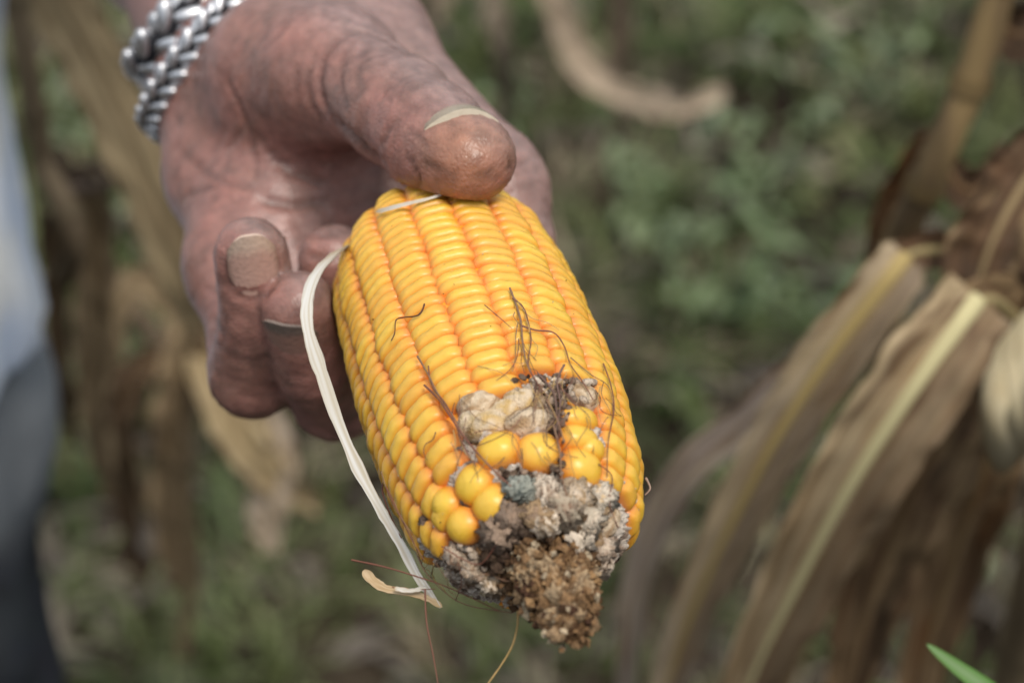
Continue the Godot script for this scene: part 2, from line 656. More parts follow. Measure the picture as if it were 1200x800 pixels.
func mark_creases() -> void:
	# folds at the base of the thumb
	crease([[398, 42], [380, 62], [373, 92], [378, 120], [392, 142]], 1.3, 0.9)
	crease([[372, 55], [360, 85], [362, 115], [376, 140]], 0.7, 0.9)
	crease([[352, 70], [346, 95], [350, 120]], 0.5, 0.9, 0.4)
	crease([[412, 48], [400, 75], [398, 105], [408, 132]], 0.6, 0.8, 0.4)
	crease([[428, 52], [418, 80], [418, 110]], 0.45, 0.8, 0.4)
	crease([[396, 40], [425, 36], [455, 46], [475, 62]], 0.9, 0.9, 0.5)
	# thumb joint
	for k in 6:
		var x := 452.0 + k * 7.5
		crease([[x + 12, 84 + k * 4], [x + 2, 98 + k * 4], [x - 2, 115 + k * 5]], 0.4, 0.55, 0.35)
	crease([[440, 176], [452, 158], [458, 140]], 0.4, 0.6, 0.4)
	crease([[478, 180], [486, 196], [490, 214], [486, 226]], 0.5, 0.5, 0.9)
	crease([[480, 165], [500, 188], [530, 206], [565, 205], [585, 192]], 0.25, 0.5, 0.7)
	crease([[478, 150], [495, 165], [505, 178]], 0.3, 0.5, 0.6)
	crease([[392, 142], [410, 160], [432, 178], [450, 194]], 1.4, 1.3, 0.6)
	# palm lines
	crease([[262, 92], [278, 120], [290, 150], [298, 190], [306, 232]], 0.9, 0.8, 0.55)
	crease([[205, 172], [232, 196], [262, 214], [300, 222]], 0.6, 0.8, 0.45)
	crease([[212, 232], [238, 222], [262, 214]], 0.6, 0.7, 0.4)
	crease([[225, 278], [250, 262], [272, 250]], 0.5, 0.7, 0.35)
	crease([[292, 150], [318, 182], [350, 205], [385, 218]], 0.9, 1.0, 0.5)
	crease([[306, 232], [340, 240], [380, 236]], 0.9, 1.0, 0.5)
	crease([[290, 138], [278, 160], [262, 175]], 0.35, 0.7, 0.3)
	crease([[350, 268], [375, 276], [398, 270]], 0.8, 0.7, 0.5)
	crease([[352, 296], [378, 302], [400, 296]], 0.6, 0.6, 0.5)
	# finger joints and the walls of the nails
	crease([[264, 284], [263, 312], [272, 338], [296, 348], [318, 338], [326, 310], [323, 282]], 0.7, 0.7, 0.7)
	crease([[246, 372], [256, 384], [262, 400]], 0.6, 0.7, 0.4)
	crease([[250, 400], [275, 420], [318, 424]], 0.5, 0.7, 0.3)
	crease([[320, 398], [345, 412], [372, 408]], 0.4, 0.6, 0.3)
	crease([[594, 196], [606, 192], [620, 190]], 0.8, 0.7, 0.5)
	crease([[598, 205], [612, 201], [624, 200]], 0.4, 0.6, 0.4)

func groove(p: Vector3) -> Vector2:                           # depth, dirt
	var deep := 0.0
	var dirt := 0.0
	for c in creases:
		var line: PackedVector3Array = c[0]
		var w: float = c[2]
		if (p - line[line.size() / 2]).length() > 0.05:
			continue
		for k in line.size() - 1:
			var a := line[k]
			var d := line[k + 1] - a
			var l2 := d.length_squared()
			if l2 > 0.0004 or l2 < 1e-12:
				continue
			var g := (p - a - d * clampf((p - a).dot(d) / l2, 0, 1)).length()
			if g < w * 2.6:
				var e := exp(-g * g / (w * w))
				var u := (float(k) + 0.5) / (line.size() - 1)
				e *= minf(1.0, 5.0 * minf(u, 1.0 - u) + 0.15)
				deep = maxf(deep, e * c[1])
				dirt = maxf(dirt, e * c[3])
	return Vector2(deep, dirt)

func skin_look(b: Buf, from: int, fine: bool) -> void:
	var pad := at(548, 178, 415)
	for k in range(from, b.v.size()):
		var p := b.v[k]
		var n := b.n[k]
		var u := noise.get_noise_3dv(p * 38.0)
		var w := noise.get_noise_3dv(p * 170.0 + Vector3(9, 4, 2))
		var to_lens := n.dot((CAM - p).normalized())
		var col := Color(0.36, 0.182, 0.145).lerp(Color(0.44, 0.205, 0.168), clampf(0.5 + u * 1.2, 0, 1))
		# the back of the hand and thumb is browner than the palm
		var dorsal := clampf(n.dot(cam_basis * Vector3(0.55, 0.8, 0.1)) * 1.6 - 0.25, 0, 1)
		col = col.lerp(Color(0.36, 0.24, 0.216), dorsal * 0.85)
		col = col.lerp(Color(0.16, 0.115, 0.095), clampf(w * 1.1, 0, 1) * 0.45)
		if fine:
			var r := (p - pad).length()
			col = col.lerp(Color(0.44, 0.2, 0.11), clampf(1.35 - r / 0.0085, 0, 1) * 0.75)
			var g := groove(p)
			# fine wrinkles that run round the nearest finger
			var ax := Vector3.ZERO
			var near := 0.011
			for bones: Bones in near_bones + far_bones:
				var pa := p - bones.a[0]
				var dist := (pa - bones.d[0] * clampf(pa.dot(bones.d[0]) * bones.inv[0], 0.0, 1.0)).length() - bones.r[0]
				if dist < near:
					near = dist
					ax = bones.d[0].normalized()
			var wr := noise.get_noise_3dv(p * 120.0 + ax * p.dot(ax) * 520.0)
			b.v[k] = p - n * g.x + n * (w * 0.0002 + noise.get_noise_3dv(p * 420.0) * 0.0001 + wr * 0.00026)
			col = col.lerp(Color(0.13, 0.085, 0.07), clampf(-wr * 1.5, 0, 1) * 0.4)
			col = col.lerp(Color(0.075, 0.042, 0.032), g.y * 0.8)
		b.c[k] = col

func build_person() -> void:
	pose_hand()
	mark_creases()
	var who := thing("person", "person in pale blue shirt and dark trousers holding out the ear in the left hand", "person", Vector3(-0.36, 0, -0.70))
	var b := Buf.new()
	var wrist_z := -0.478
	var lo := Vector3(1e9, 1e9, 1e9)
	var hi := -lo
	for bones: Bones in [palm] + near_bones + far_bones:
		for k in bones.a.size():
			for q in [bones.a[k], bones.a[k] + bones.d[k]]:
				lo = lo.min(q)
				hi = hi.max(q)
	lo -= Vector3.ONE * 0.024
	hi += Vector3.ONE * 0.024
	lo.z = wrist_z
	var h := 0.0013
	net(b, hand_distance, lo, hi, h, Color.WHITE)
	skin_look(b, 0, true)
	b.smooth()
	var from := b.v.size()
	var arm := Bones.new()
	for k in forearm.a.size():
		arm.add(forearm.a[k], forearm.d[k] + forearm.a[k], forearm.r[k], forearm.r[k] + forearm.dr[k])
	arm.add(at(60, -255, 763), Vector3(-0.16, 1.22, -0.735), 0.036, 0.045)
	net(b, func(p): return arm.soft(p, 0.02), Vector3(-0.24, 0.98, -0.80), Vector3(0.02, 1.2, wrist_z + 0.0005), 0.004, Color.WHITE)
	skin_look(b, from, false)
	from = b.v.size()
	# neck, head, the other arm and hand, ankles
	var head := Bones.new()
	var c := Vector3(-0.36, 1.655, -0.70)
	head.add(c + Vector3(0, 0.03, -0.015), c + Vector3(0, 0.025, 0.02), 0.082, 0.076)
	head.add(c + Vector3(0, -0.03, 0.035), c + Vector3(0, -0.075, 0.06), 0.058, 0.032)
	head.add(c + Vector3(0, 0.01, 0.088), c + Vector3(0, -0.028, 0.106), 0.009, 0.014)
	for s in [-1.0, 1.0]:
		head.add(c + Vector3(0.02 * s, 0.022, 0.082), c + Vector3(0.045 * s, 0.022, 0.066), 0.011, 0.01)
		head.add(c + Vector3(0.077 * s, 0.012, 0.0), c + Vector3(0.082 * s, -0.03, 0.005), 0.015, 0.01)
		head.add(c + Vector3(0.035 * s, -0.02, 0.07), c + Vector3(0.03 * s, -0.04, 0.06), 0.02, 0.02)
	head.add(c + Vector3(-0.018, -0.056, 0.09), c + Vector3(0.018, -0.056, 0.09), 0.007, 0.007)
	head.add(c + Vector3(0, -0.06, -0.01), Vector3(-0.36, 1.43, -0.715), 0.052, 0.06)
	net(b, func(p): return head.soft(p, 0.018), Vector3(-0.49, 1.43, -0.83), Vector3(-0.23, 1.79, -0.56), 0.006, Color.WHITE)
	var other := Bones.new()
	other.add(Vector3(-0.59, 1.14, -0.72), Vector3(-0.61, 1.06, -0.71), 0.043, 0.037)
	other.add(Vector3(-0.61, 1.06, -0.71), Vector3(-0.60, 0.84, -0.64), 0.04, 0.026)
	other.add(Vector3(-0.60, 0.84, -0.64), Vector3(-0.60, 0.76, -0.62), 0.024, 0.028)
	for k in 4:
		var f := Vector3(-0.60, 0.76, -0.645 + k * 0.019)
		other.add(f, f + Vector3(0.004, -0.04, 0.004), 0.0095, 0.0088)
		other.add(f + Vector3(0.004, -0.04, 0.004), f + Vector3(0.018, -0.07 + absf(k - 1.5) * 0.006, 0.002), 0.0088, 0.0075)
	other.add(Vector3(-0.60, 0.80, -0.61), Vector3(-0.585, 0.765, -0.585), 0.013, 0.011)
	other.add(Vector3(-0.585, 0.765, -0.585), Vector3(-0.58, 0.738, -0.582), 0.0105, 0.009)
	net(b, func(p): return other.soft(p, 0.006), Vector3(-0.68, 0.66, -0.80), Vector3(-0.52, 1.16, -0.54), 0.004, Color.WHITE)
	var trunk := Bones.new()
	trunk.add(Vector3(-0.373, 0.86, -0.705), Vector3(-0.373, 1.3, -0.705), 0.085, 0.09)
	trunk.add(Vector3(-0.37, 1.33, -0.71), Vector3(-0.36, 1.47, -0.715), 0.07, 0.052)
	trunk.add(Vector3(-0.2, 1.375, -0.72), Vector3(-0.52, 1.375, -0.72), 0.045, 0.045)
	trunk.add(Vector3(-0.2, 1.375, -0.72), Vector3(-0.16, 1.17, -0.735), 0.045, 0.044)
	trunk.add(Vector3(-0.52, 1.375, -0.72), Vector3(-0.59, 1.13, -0.72), 0.045, 0.043)
	net(b, func(p): return trunk.soft(p, 0.03), Vector3(-0.68, 0.74, -0.84), Vector3(-0.08, 1.55, -0.58), 0.014, Color.WHITE)
	skin_look(b, from, false)
	part("body", b, M.skin, who)
	# hair
	b = Buf.new()
	net(b, func(p):
		var q: Vector3 = p - c
		var d := smin((q - Vector3(0, 0.032, -0.016)).length() - 0.092, 1.0, 0.001)
		return maxf(d, q.z * 0.75 - q.y * 0.7 - 0.012) + noise.get_noise_3dv(p * 60.0) * 0.003, Vector3(-0.48, 1.58, -0.84), Vector3(-0.24, 1.80, -0.58), 0.006, Color(0.02, 0.017, 0.015))
	part("hair", b, M.cloth, who)
	for s in [-1.0, 1.0]:
		b = Buf.new()
		lump(b, c + Vector3(0.032 * s, 0.006, 0.082), Vector3(0.012, 0, 0), Vector3(0, 0.0075, 0), Vector3(0, 0, 0.007), 0.0, 1.0, Color(0.6, 0.57, 0.52), Color(0.6, 0.57, 0.52))
		lump(b, c + Vector3(0.032 * s, 0.005, 0.0875), Vector3(0.0045, 0, 0), Vector3(0, 0.0048, 0), Vector3(0, 0, 0.0025), 0.0, 1.0, Color(0.03, 0.018, 0.012), Color(0.03, 0.018, 0.012))
		part("eye", b, M.nail, who)
	# shirt with a short rolled sleeve on each arm
	var sh := Bones.new()
	for s in [-1.0, 1.0]:
		sh.add(Vector3(-0.364 + 0.075 * s, 0.82, -0.70), Vector3(-0.364 + 0.07 * s, 1.05, -0.70), 0.112, 0.112)
		sh.add(Vector3(-0.364 + 0.07 * s, 1.05, -0.70), Vector3(-0.364 + 0.09 * s, 1.28, -0.705), 0.112, 0.115)
		sh.add(Vector3(-0.364 + 0.05 * s, 1.38, -0.715), Vector3(-0.364 + 0.175 * s, 1.385, -0.72), 0.07, 0.06)
	sh.add(Vector3(-0.185, 1.385, -0.72), Vector3(-0.165, 1.17, -0.73), 0.062, 0.062)
	sh.add(Vector3(-0.535, 1.385, -0.72), Vector3(-0.592, 1.14, -0.72), 0.062, 0.06)
	var hem := 0.845
	b = Buf.new()
	net(b, func(p):
		var fold := noise.get_noise_3d(p.x * 9.0, p.y * 4.0, p.z * 9.0) * 0.016 + noise.get_noise_3d(p.x * 30.0, p.y * 10.0, p.z * 30.0) * 0.004
		return maxf(sh.soft(p, 0.06) + fold, hem + noise.get_noise_1d(p.x * 12.0) * 0.012 - p.y), Vector3(-0.72, 0.80, -0.88), Vector3(-0.08, 1.48, -0.54), 0.008, Color.WHITE, 1.8)
	for k in b.v.size():
		var p := b.v[k]
		var stripe := smoothstep(0.25, 0.5, noise.get_noise_2d(p.x * 14.0 + 3.0, p.y * 3.0))
		b.c[k] = Color(0.5, 0.57, 0.7).lerp(Color(0.76, 0.76, 0.74), clampf(0.5 + noise.get_noise_3dv(p * 12.0) * 1.6, 0, 1)).lerp(Color(0.6, 0.53, 0.36), stripe * 0.6)
	part("shirt", b, M.cloth, who)
	# trousers
	var tr := Bones.new()
	for s in [-1.0, 1.0]:
		tr.add(Vector3(-0.373 + 0.06 * s, 0.94, -0.70), Vector3(-0.373 + 0.085 * s, 0.80, -0.70), 0.105, 0.098)
		tr.add(Vector3(-0.373 + 0.085 * s, 0.80, -0.70), Vector3(-0.373 + 0.095 * s, 0.50, -0.69), 0.098, 0.078)
		tr.add(Vector3(-0.373 + 0.095 * s, 0.50, -0.69), Vector3(-0.373 + 0.10 * s, 0.07, -0.72), 0.078, 0.07)
	b = Buf.new()
	net(b, func(p):
		var fold := noise.get_noise_3d(p.x * 12.0, p.y * 8.0, p.z * 12.0) * 0.011
		return maxf(tr.soft(p, 0.03) + fold, 0.045 - p.y), Vector3(-0.60, 0.02, -0.86), Vector3(-0.12, 1.02, -0.54), 0.01, Color.WHITE, 1.8)
	for k in b.v.size():
		var p := b.v[k]
		var f := clampf(0.5 + noise.get_noise_3dv(p * 9.0) * 1.5, 0, 1)
		b.c[k] = Color(0.022, 0.024, 0.028).lerp(Color(0.046, 0.05, 0.057), f).lerp(Color(0.22, 0.235, 0.25), smoothstep(0.745, 0.80, p.y + 0.02 * noise.get_noise_1d(p.x * 20.0)) * 0.8)
	part("trousers", b, M.cloth, who)
	for s in [-1.0, 1.0]:
		var so := Bones.new()
		so.add(Vector3(-0.36 + 0.10 * s, 0.05, -0.76), Vector3(-0.36 + 0.115 * s, 0.042, -0.56), 0.045, 0.04)
		so.add(Vector3(-0.36 + 0.10 * s, 0.10, -0.735), Vector3(-0.36 + 0.105 * s, 0.05, -0.66), 0.05, 0.045)
		b = Buf.new()
		net(b, func(p): return maxf(so.soft(p, 0.03), 0.004 - p.y), Vector3(-0.56, 0.0, -0.86), Vector3(-0.16, 0.18, -0.48), 0.008, Color(0.04, 0.03, 0.025))
		part("shoe", b, M.cloth, who)
	# nails
	nail(who, at(536, 178, 423.5), at(536, 178, 423.5) - cam_basis * Vector3(0.36, -0.1, 0.93), cam_basis * Vector3(0.1, 1.0, 0.0), 0.0087, 0.0165, 1.2, 0.0064, 0.0012, [Color(0.43, 0.37, 0.28), Color(0.32, 0.23, 0.18)])
	nail(who, at(294, 298, 439), at(304, 365, 447), cam_basis * Vector3(0.1, 0.12, 1.0), 0.0074, 0.0138, 0.68, 0.0082, 0.0006, [Color(0.54, 0.4, 0.32), Color(0.45, 0.28, 0.23)])
	nail(who, at(351, 362, 437), at(368, 425, 449), cam_basis * Vector3(-0.35, -0.3, 1.0), 0.0074, 0.0115, 0.85, 0.0035, 0.0006, [Color(0.17, 0.13, 0.11), Color(0.3, 0.17, 0.135)])

# a curved nail plate over a fingertip: tip joint, joint behind it, the way its back faces
func nail(who: Node3D, end: Vector3, joint: Vector3, faces: Vector3, r: float, l: float, half: float, over: float, thick: float, cols: Array) -> void:
	var t := (end - joint).normalized()
	var n := (faces - t * faces.dot(t)).normalized()
	var s := t.cross(n)
	var b := Buf.new()
	var nu := 16
	var nv := 12
	for side in 2:
		for k in nv + 1:
			for j in nu + 1:
				var u := float(j) / nu * 2.0 - 1.0
				var v := float(k) / nv
				var y := lerpf(over - l + 0.0034 * u * u, over - 0.003 * u * u * absf(u), v)
				var a := u * half
				var rr := r + 0.00035 - side * thick - 0.0009 * pow(1.0 - v, 4.0) - 0.0012 * maxf(0.0, y) * maxf(0.0, y) / 0.000025 * 0.5
				var radial := n * cos(a) + s * sin(a)
				var rough := noise.get_noise_2d(u * 9.0, v * 1.5) * 0.00008
				var col: Color = cols[1].lerp(cols[0], smoothstep(0.68, 0.86, v + noise.get_noise_1d(u * 3.0) * 0.06))
				col = col.lerp(Color(0.12, 0.085, 0.06), clampf(pow(absf(u), 6.0) * 0.6 + noise.get_noise_2d(u * 5.0, v * 6.0) * 0.35, 0, 0.6))
				b.vert(end + t * y + radial * (rr + rough), radial if side == 0 else -radial, col)
	var w := nu + 1
	var off := w * (nv + 1)
	for k in nv:
		for j in nu:
			for side in 2:
				var q := side * off + k * w + j
				b.quad(q, q + 1, q + w + 1, q + w)
	var edge := b.v.size()
	for side in 2:                                              # the cut edge
		for j in nu + 1:
			b.vert(b.v[side * off + nv * w + j], t, cols[0] * 1.1)
	for j in nu:
		b.quad(edge + j, edge + j + 1, edge + w + j + 1, edge + w + j)
	for k in nv:
		b.quad(k * w, (k + 1) * w, off + (k + 1) * w, off + k * w)
		b.quad(k * w + nu, (k + 1) * w + nu, off + (k + 1) * w + nu, off + k * w + nu)
	part("fingernail", b, M.nail, who)

# ------------------------------------------------------------------ bracelets

func build_bracelets() -> void:
	var a := (at(274, 96, 524) + at(338, 20, 524)) * 0.5
	var e := (at(192, -75, 630) + at(255, -160, 630)) * 0.5
	# each lies in the plane through three points of the skin
	for k in 2:
		var px: Array = [[[180, 138], [212, 74], [292, -14]], [[170, 108], [190, 44], [256, -36]]][k]
		var p: Vector3 = hand_hit(px[0][0], px[0][1])
		var q: Vector3 = hand_hit(px[1][0], px[1][1])
		var r: Vector3 = hand_hit(px[2][0], px[2][1])
		var n := (q - p).cross(r - p).normalized()
		if n.dot(e - a) < 0.0:
			n = -n
		var c := a + (e - a) * (n.dot(q - a) / n.dot(e - a))
		bracelet(c, n, 0.0, 0.0023 if k == 0 else 0.0034, float(k), ["narrow twisted silver chain bracelet on the wrist, nearer the hand", "wide chunky silver link bracelet on the wrist, farther up the forearm"][k])

func bracelet(c: Vector3, axis: Vector3, lift: float, r: float, style: float, label: String) -> void:
	var u := axis.cross(Vector3.UP).normalized()
	var w := axis.cross(u)
	var loop := []
	for k in 96:
		var an := TAU * k / 96.0
		var d := u * cos(an) + w * sin(an)
		var t := 0.01
		for j in 40:
			var g := -smin(palm.soft(c + d * t, 0.010), forearm.soft(c + d * t, 0.02), 0.012)
			t += g * 0.8
			if absf(g) < 0.0001:
				break
		loop.append(c + d * (t + r * 0.75))
	var o := thing("silver_bracelet", label, "bracelet", c, "silver chain bracelets on the wrist")
	var length := 0.0
	for k in 96:
		length += (loop[(k + 1) % 96] - loop[k]).length()
	var step := r * 1.05
	var n := int(length / step)
	# one link, shared by all: a stubby twisted bead of the plait
	var b := Buf.new()
	for i in 9:
		for j in 10:
			var th := PI * i / 8.0
			var q := TAU * j / 10.0
			var w2 := 0.62 * pow(sin(th), 0.75)
			var p := Vector3(-cos(th) * 1.25, w2 * cos(q), w2 * sin(q)).rotated(Vector3.RIGHT, cos(th) * 0.6)
			b.vert(p * r, p.normalized(), Color(0.62, 0.62, 0.64))
	for i in 8:
		for j in 10:
			b.quad(i * 10 + j, (i + 1) * 10 + j, (i + 1) * 10 + (j + 1) % 10, i * 10 + (j + 1) % 10)
	b.smooth()
	var link := b.mesh()
	for k in n:
		var f := float(k) / n * 96.0
		var i := int(f)
		var p: Vector3 = loop[i].lerp(loop[(i + 1) % 96], f - i)
		var d: Vector3 = (loop[(i + 2) % 96] - loop[(i + 94) % 96]).normalized()
		var out := axis.cross(d).normalized()
		if out.dot(p - c) < 0.0:
			out = -out
		for lane in [-1.0, 1.0]:
			var x := d.rotated(out, 0.65 * lane).rotated(d, rnd(-0.15, 0.15))
			var z := (out - x * x.dot(out)).normalized()
			var m := mesh_part("link", link, M.silver, o, Vector3.ZERO)
			m.transform = Transform3D(Basis(x, z.cross(x), z), p + axis * lane * r * 0.62 + out * r * 0.25 * lane * (1.0 if k % 2 == 0 else -1.0) - c)
	# dark tarnished core that the links wind about
	b = Buf.new()
	var q := loop.duplicate()
	q.append(loop[0])
	tube(b, q, r * 0.7, r * 0.7, Color(0.03, 0.03, 0.032), 96, 6)
	part("core_cord", b, M.cloth, o)

# ------------------------------------------------------------------ dry maize plants

# a withered leaf along p: half width, fold of its two halves, ruffle; its midrib is a sub-part
func leaf(parent: Node3D, p: Array, half: float, fold: float, ruffle: float, cols: Array, rib: Color, up: Vector3, twist := 0.0, rib_r := 0.0022, shape := 0.55, called := "leaf", brown_half := 0.0) -> void:
	var b := Buf.new()
	var salt := rnd(-500, 500)
	var n := 56
	var m := 28
	var ribs := []
	for k in n + 1:
		var t := float(k) / n
		var c := spline(p, t)
		var d := (spline(p, t + 0.015) - spline(p, t - 0.015)).normalized()
		var side := d.cross(up).normalized().rotated(d, twist * t)
		var nn := side.cross(d).normalized()
		var hw := half * pow(maxf(sin(PI * lerpf(0.1, 0.985, pow(t, 0.8))), 0.0), shape)
		ribs.append(c - nn * rib_r * 0.3)
		for j in m + 1:
			var u := float(j) / m * 2.0 - 1.0
			var au := absf(u)
			var w := hw * (1.0 + 0.14 * noise.get_noise_2d(t * 7.0 + salt, signf(u) * 5.0))
			var curl := fold * (1.0 + 0.5 * noise.get_noise_2d(t * 2.5 + salt, 9.0 * signf(u)))
			var ang := curl * au
			var x := w * (sin(ang) / maxf(curl, 0.05) if curl > 0.05 else au) * signf(u)
			var y := w * ((1.0 - cos(ang)) / maxf(curl, 0.05) if curl > 0.05 else 0.0)
			y += half * ruffle * au * noise.get_noise_2d(t * 9.0 + salt, u * 1.2 + salt) * 1.6
			y += half * 0.05 * noise.get_noise_2d(u * 14.0, t * 1.5 + salt)
			var s := clampf(0.5 + noise.get_noise_2d(u * 11.0 + salt, t * 1.6) * 0.9 + noise.get_noise_2d(t * 4.0 + salt, u * 1.5) * 0.8, 0, 1)
			var col: Color = cols[0].lerp(cols[1], s)
			if cols.size() > 2:
				col = col.lerp(cols[2], smoothstep(0.12, 0.5, noise.get_noise_2d(t * 3.0 - salt, u * 1.3)) * 0.85)
			col = col.lerp(Color(0.1, 0.06, 0.036), brown_half * smoothstep(-0.05, 0.25, -u + 0.25 * noise.get_noise_2d(t * 4.0, salt)))
			b.vert(c + side * x + nn * y, nn, col * (0.95 + 0.4 * noise.get_noise_2d(u * 46.0, t * 0.7 + salt)), Vector2(u, t))
	for k in n:
		for j in m:
			var q := k * (m + 1) + j
			b.quad(q, q + 1, q + m + 2, q + m + 1)
	b.smooth()
	var l := part(called, b, M.dry_leaf, parent)
	b = Buf.new()
	tube(b, ribs, rib_r, rib_r * 0.3, rib, 30, 6)
	part("midrib", b, M.dry_leaf, l)

func stalk(parent: Node3D, p: Array, r0: float, r1: float, col: Color) -> void:
	var b := Buf.new()
	tube(b, p, r0, r1, col, 40, 12, 0.12)
	for k in b.v.size():
		b.c[k] = b.c[k].lerp(Color(0.1, 0.07, 0.045), clampf(0.3 + noise.get_noise_3d(b.v[k].x * 90.0, b.v[k].y * 6.0, b.v[k].z * 90.0), 0, 0.8))
	part("stalk", b, M.dry_leaf, parent)
	for k in range(1, 6):
		var t := k / 6.0
		b = Buf.new()
		var c := spline(p, t)
		var d := (spline(p, t + 0.01) - spline(p, t - 0.01)).normalized()
		var r := lerpf(r0, r1, t)
		tube(b, [c - d * r * 0.5, c - d * r * 0.2, c + d * r * 0.2, c + d * r * 0.5], r * 1.2, r * 1.2, col * 0.7, 6, 12)
		part("stalk_node", b, M.dry_leaf, parent)

const TAN := Color(0.27, 0.185, 0.1)
const BEIGE := Color(0.4, 0.31, 0.19)
const ASH := Color(0.33, 0.265, 0.19)
const BROWN := Color(0.115, 0.066, 0.036)
const RUST := Color(0.16, 0.075, 0.03)
const DARK := Color(0.06, 0.038, 0.024)

func build_dry_plants() -> void:
	var lens := cam_basis.z
	# the nearest plant, on the right: its leaves hang from a stalk that stands just outside the frame
	var foot := Vector3(0.20, 0.0, -0.70)
	var r := thing("dry_corn_plant", "nearest withered maize plant, right of the ear, with broad pale ribbed leaves hanging down", "corn plant", foot, "dry maize plants")
	stalk(r, [foot, foot + Vector3(0.0, 0.5, 0.02), at(1240, 560, 660), at(1232, 330, 640), at(1275, 100, 640), at(1290, -150, 650)], 0.008, 0.006, Color(0.25, 0.19, 0.11))
	leaf(r, [at(1146, 350, 606), at(1120, 386, 602), at(1062, 468, 606), at(995, 572, 625), at(932, 690, 660), at(880, 800, 700), at(845, 900, 740)], 0.0135, 0.6, 0.12, [BEIGE, TAN, BROWN], Color(0.5, 0.44, 0.24), lens, 0.1, 0.0034, 0.42, "leaf", 0.6)
	leaf(r, [at(1062, 300, 636), at(1036, 334, 634), at(968, 424, 645), at(904, 525, 665), at(845, 640, 695), at(795, 760, 735), at(765, 860, 770)], 0.0098, 0.55, 0.14, [ASH, BEIGE, TAN], Color(0.36, 0.27, 0.11), lens, -0.2, 0.003, 0.42, "leaf", 0.5)
	leaf(r, [at(1222, 440, 665), at(1150, 430, 668), at(1105, 500, 680), at(1060, 600, 700), at(1020, 700, 730), at(990, 820, 770)], 0.016, 0.5, 0.22, [BROWN, TAN, DARK], Color(0.16, 0.1, 0.05), lens, 0.3, 0.002, 0.4)
	leaf(r, [at(1226, 470, 680), at(1180, 480, 690), at(1150, 560, 700), at(1115, 660, 730), at(1080, 790, 770), at(1070, 880, 800)], 0.012, 0.8, 0.2, [BROWN, TAN, RUST], Color(0.2, 0.13, 0.06), lens, 0.2, 0.002, 0.42)
	leaf(r, [at(1050, 345, 660), at(960, 420, 690), at(880, 490, 700), at(800, 560, 715), at(752, 660, 745), at(738, 780, 780), at(740, 880, 810)], 0.0065, 0.8, 0.2, [ASH, Color(0.24, 0.2, 0.18), BROWN], Color(0.2, 0.15, 0.11), lens, 0.5, 0.0016, 0.4)
	leaf(r, [at(1240, 170, 640), at(1205, 210, 640), at(1170, 270, 640), at(1145, 340, 645), at(1135, 400, 650)], 0.014, 0.9, 0.2, [BROWN, DARK, TAN], Color(0.26, 0.19, 0.1), lens, 0.1, 0.002, 0.3)
	leaf(r, [at(1228, 400, 650), at(1190, 372, 640), at(1166, 352, 625), at(1140, 356, 610), at(1122, 380, 606)], 0.008, 0.8, 0.2, [BROWN, TAN], Color(0.3, 0.24, 0.12), lens, 0.1, 0.003, 0.3)
	leaf(r, [at(1232, 390, 670), at(1170, 330, 665), at(1110, 296, 655), at(1062, 300, 642), at(1034, 332, 640)], 0.007, 0.8, 0.2, [BROWN, DARK], Color(0.3, 0.24, 0.12), lens, 0.1, 0.003, 0.3)
	# pale husk of its own ear
	var b := Buf.new()
	for k in 5:
		var o := (k - 2) * 0.004
		var f := b.v.size()
		lump(b, at(1212, 440, 612) + cam_basis * Vector3(o * 0.8, -absf(o), -absf(o) * 0.8), cam_basis.x * 0.0065, cam_basis * Vector3(-0.1 * o * 20.0, 1, 0.1) * 0.019, cam_basis.z * 0.009, 0.06, 1.2, Color(0.5, 0.43, 0.28), Color(0.42, 0.34, 0.2), 16, 14)
	part("husk", b, M.husk, r)
	# the one behind it, top right: a broken stalk with rusty leaf rags
	foot = Vector3(0.12, 0.0, -1.06)
	r = thing("dry_corn_plant", "leaning broken maize stalk at the top right with rusty brown curled leaf rags", "corn plant", foot, "dry maize plants")
	stalk(r, [foot, at(1000, 560, 960), at(1040, 330, 770), at(1086, 215, 715), at(1138, 95, 690), at(1176, -30, 670), at(1210, -140, 660)], 0.0058, 0.0052, Color(0.3, 0.21, 0.1))
	leaf(r, [at(1112, 160, 722), at(1078, 190, 732), at(1052, 240, 745), at(1036, 285, 755), at(1030, 335, 775)], 0.008, 0.9, 0.35, [RUST, BROWN, TAN], Color(0.2, 0.12, 0.06), lens, 0.2, 0.0018, 0.4)
	leaf(r, [at(1105, 190, 722), at(1130, 222, 722), at(1158, 212, 722), at(1180, 170, 727)], 0.0075, 0.9, 0.25, [DARK, BROWN], Color(0.2, 0.12, 0.06), lens, 0.2, 0.0018, 0.4)
	leaf(r, [at(1165, 20, 690), at(1190, 40, 695), at(1222, 30, 700), at(1260, 0, 705)], 0.01, 0.8, 0.25, [BROWN, DARK], Color(0.2, 0.12, 0.06), lens, 0.2, 0.0018, 0.4)
	leaf(r, [at(1064, 268, 760), at(1040, 310, 768), at(1020, 350, 775), at(985, 400, 790), at(950, 425, 810)], 0.008, 0.8, 0.7, [ASH, TAN, BROWN], Color(0.2, 0.14, 0.08), lens, 0.4, 0.0016, 0.4)
	# left, behind the hand: tan leaves that hang nearly straight down
	foot = Vector3(-0.46, 0.0, -1.36)
	r = thing("dry_corn_plant", "withered maize plant behind the wrist on the left, long tan leaf bent across", "corn plant", foot, "dry maize plants")
	stalk(r, [foot, foot + Vector3(0.03, 0.4, 0.06), at(70, 330, 1010), at(48, 180, 960), at(25, 40, 930), at(-10, -180, 910)], 0.006, 0.005, Color(0.24, 0.175, 0.105))
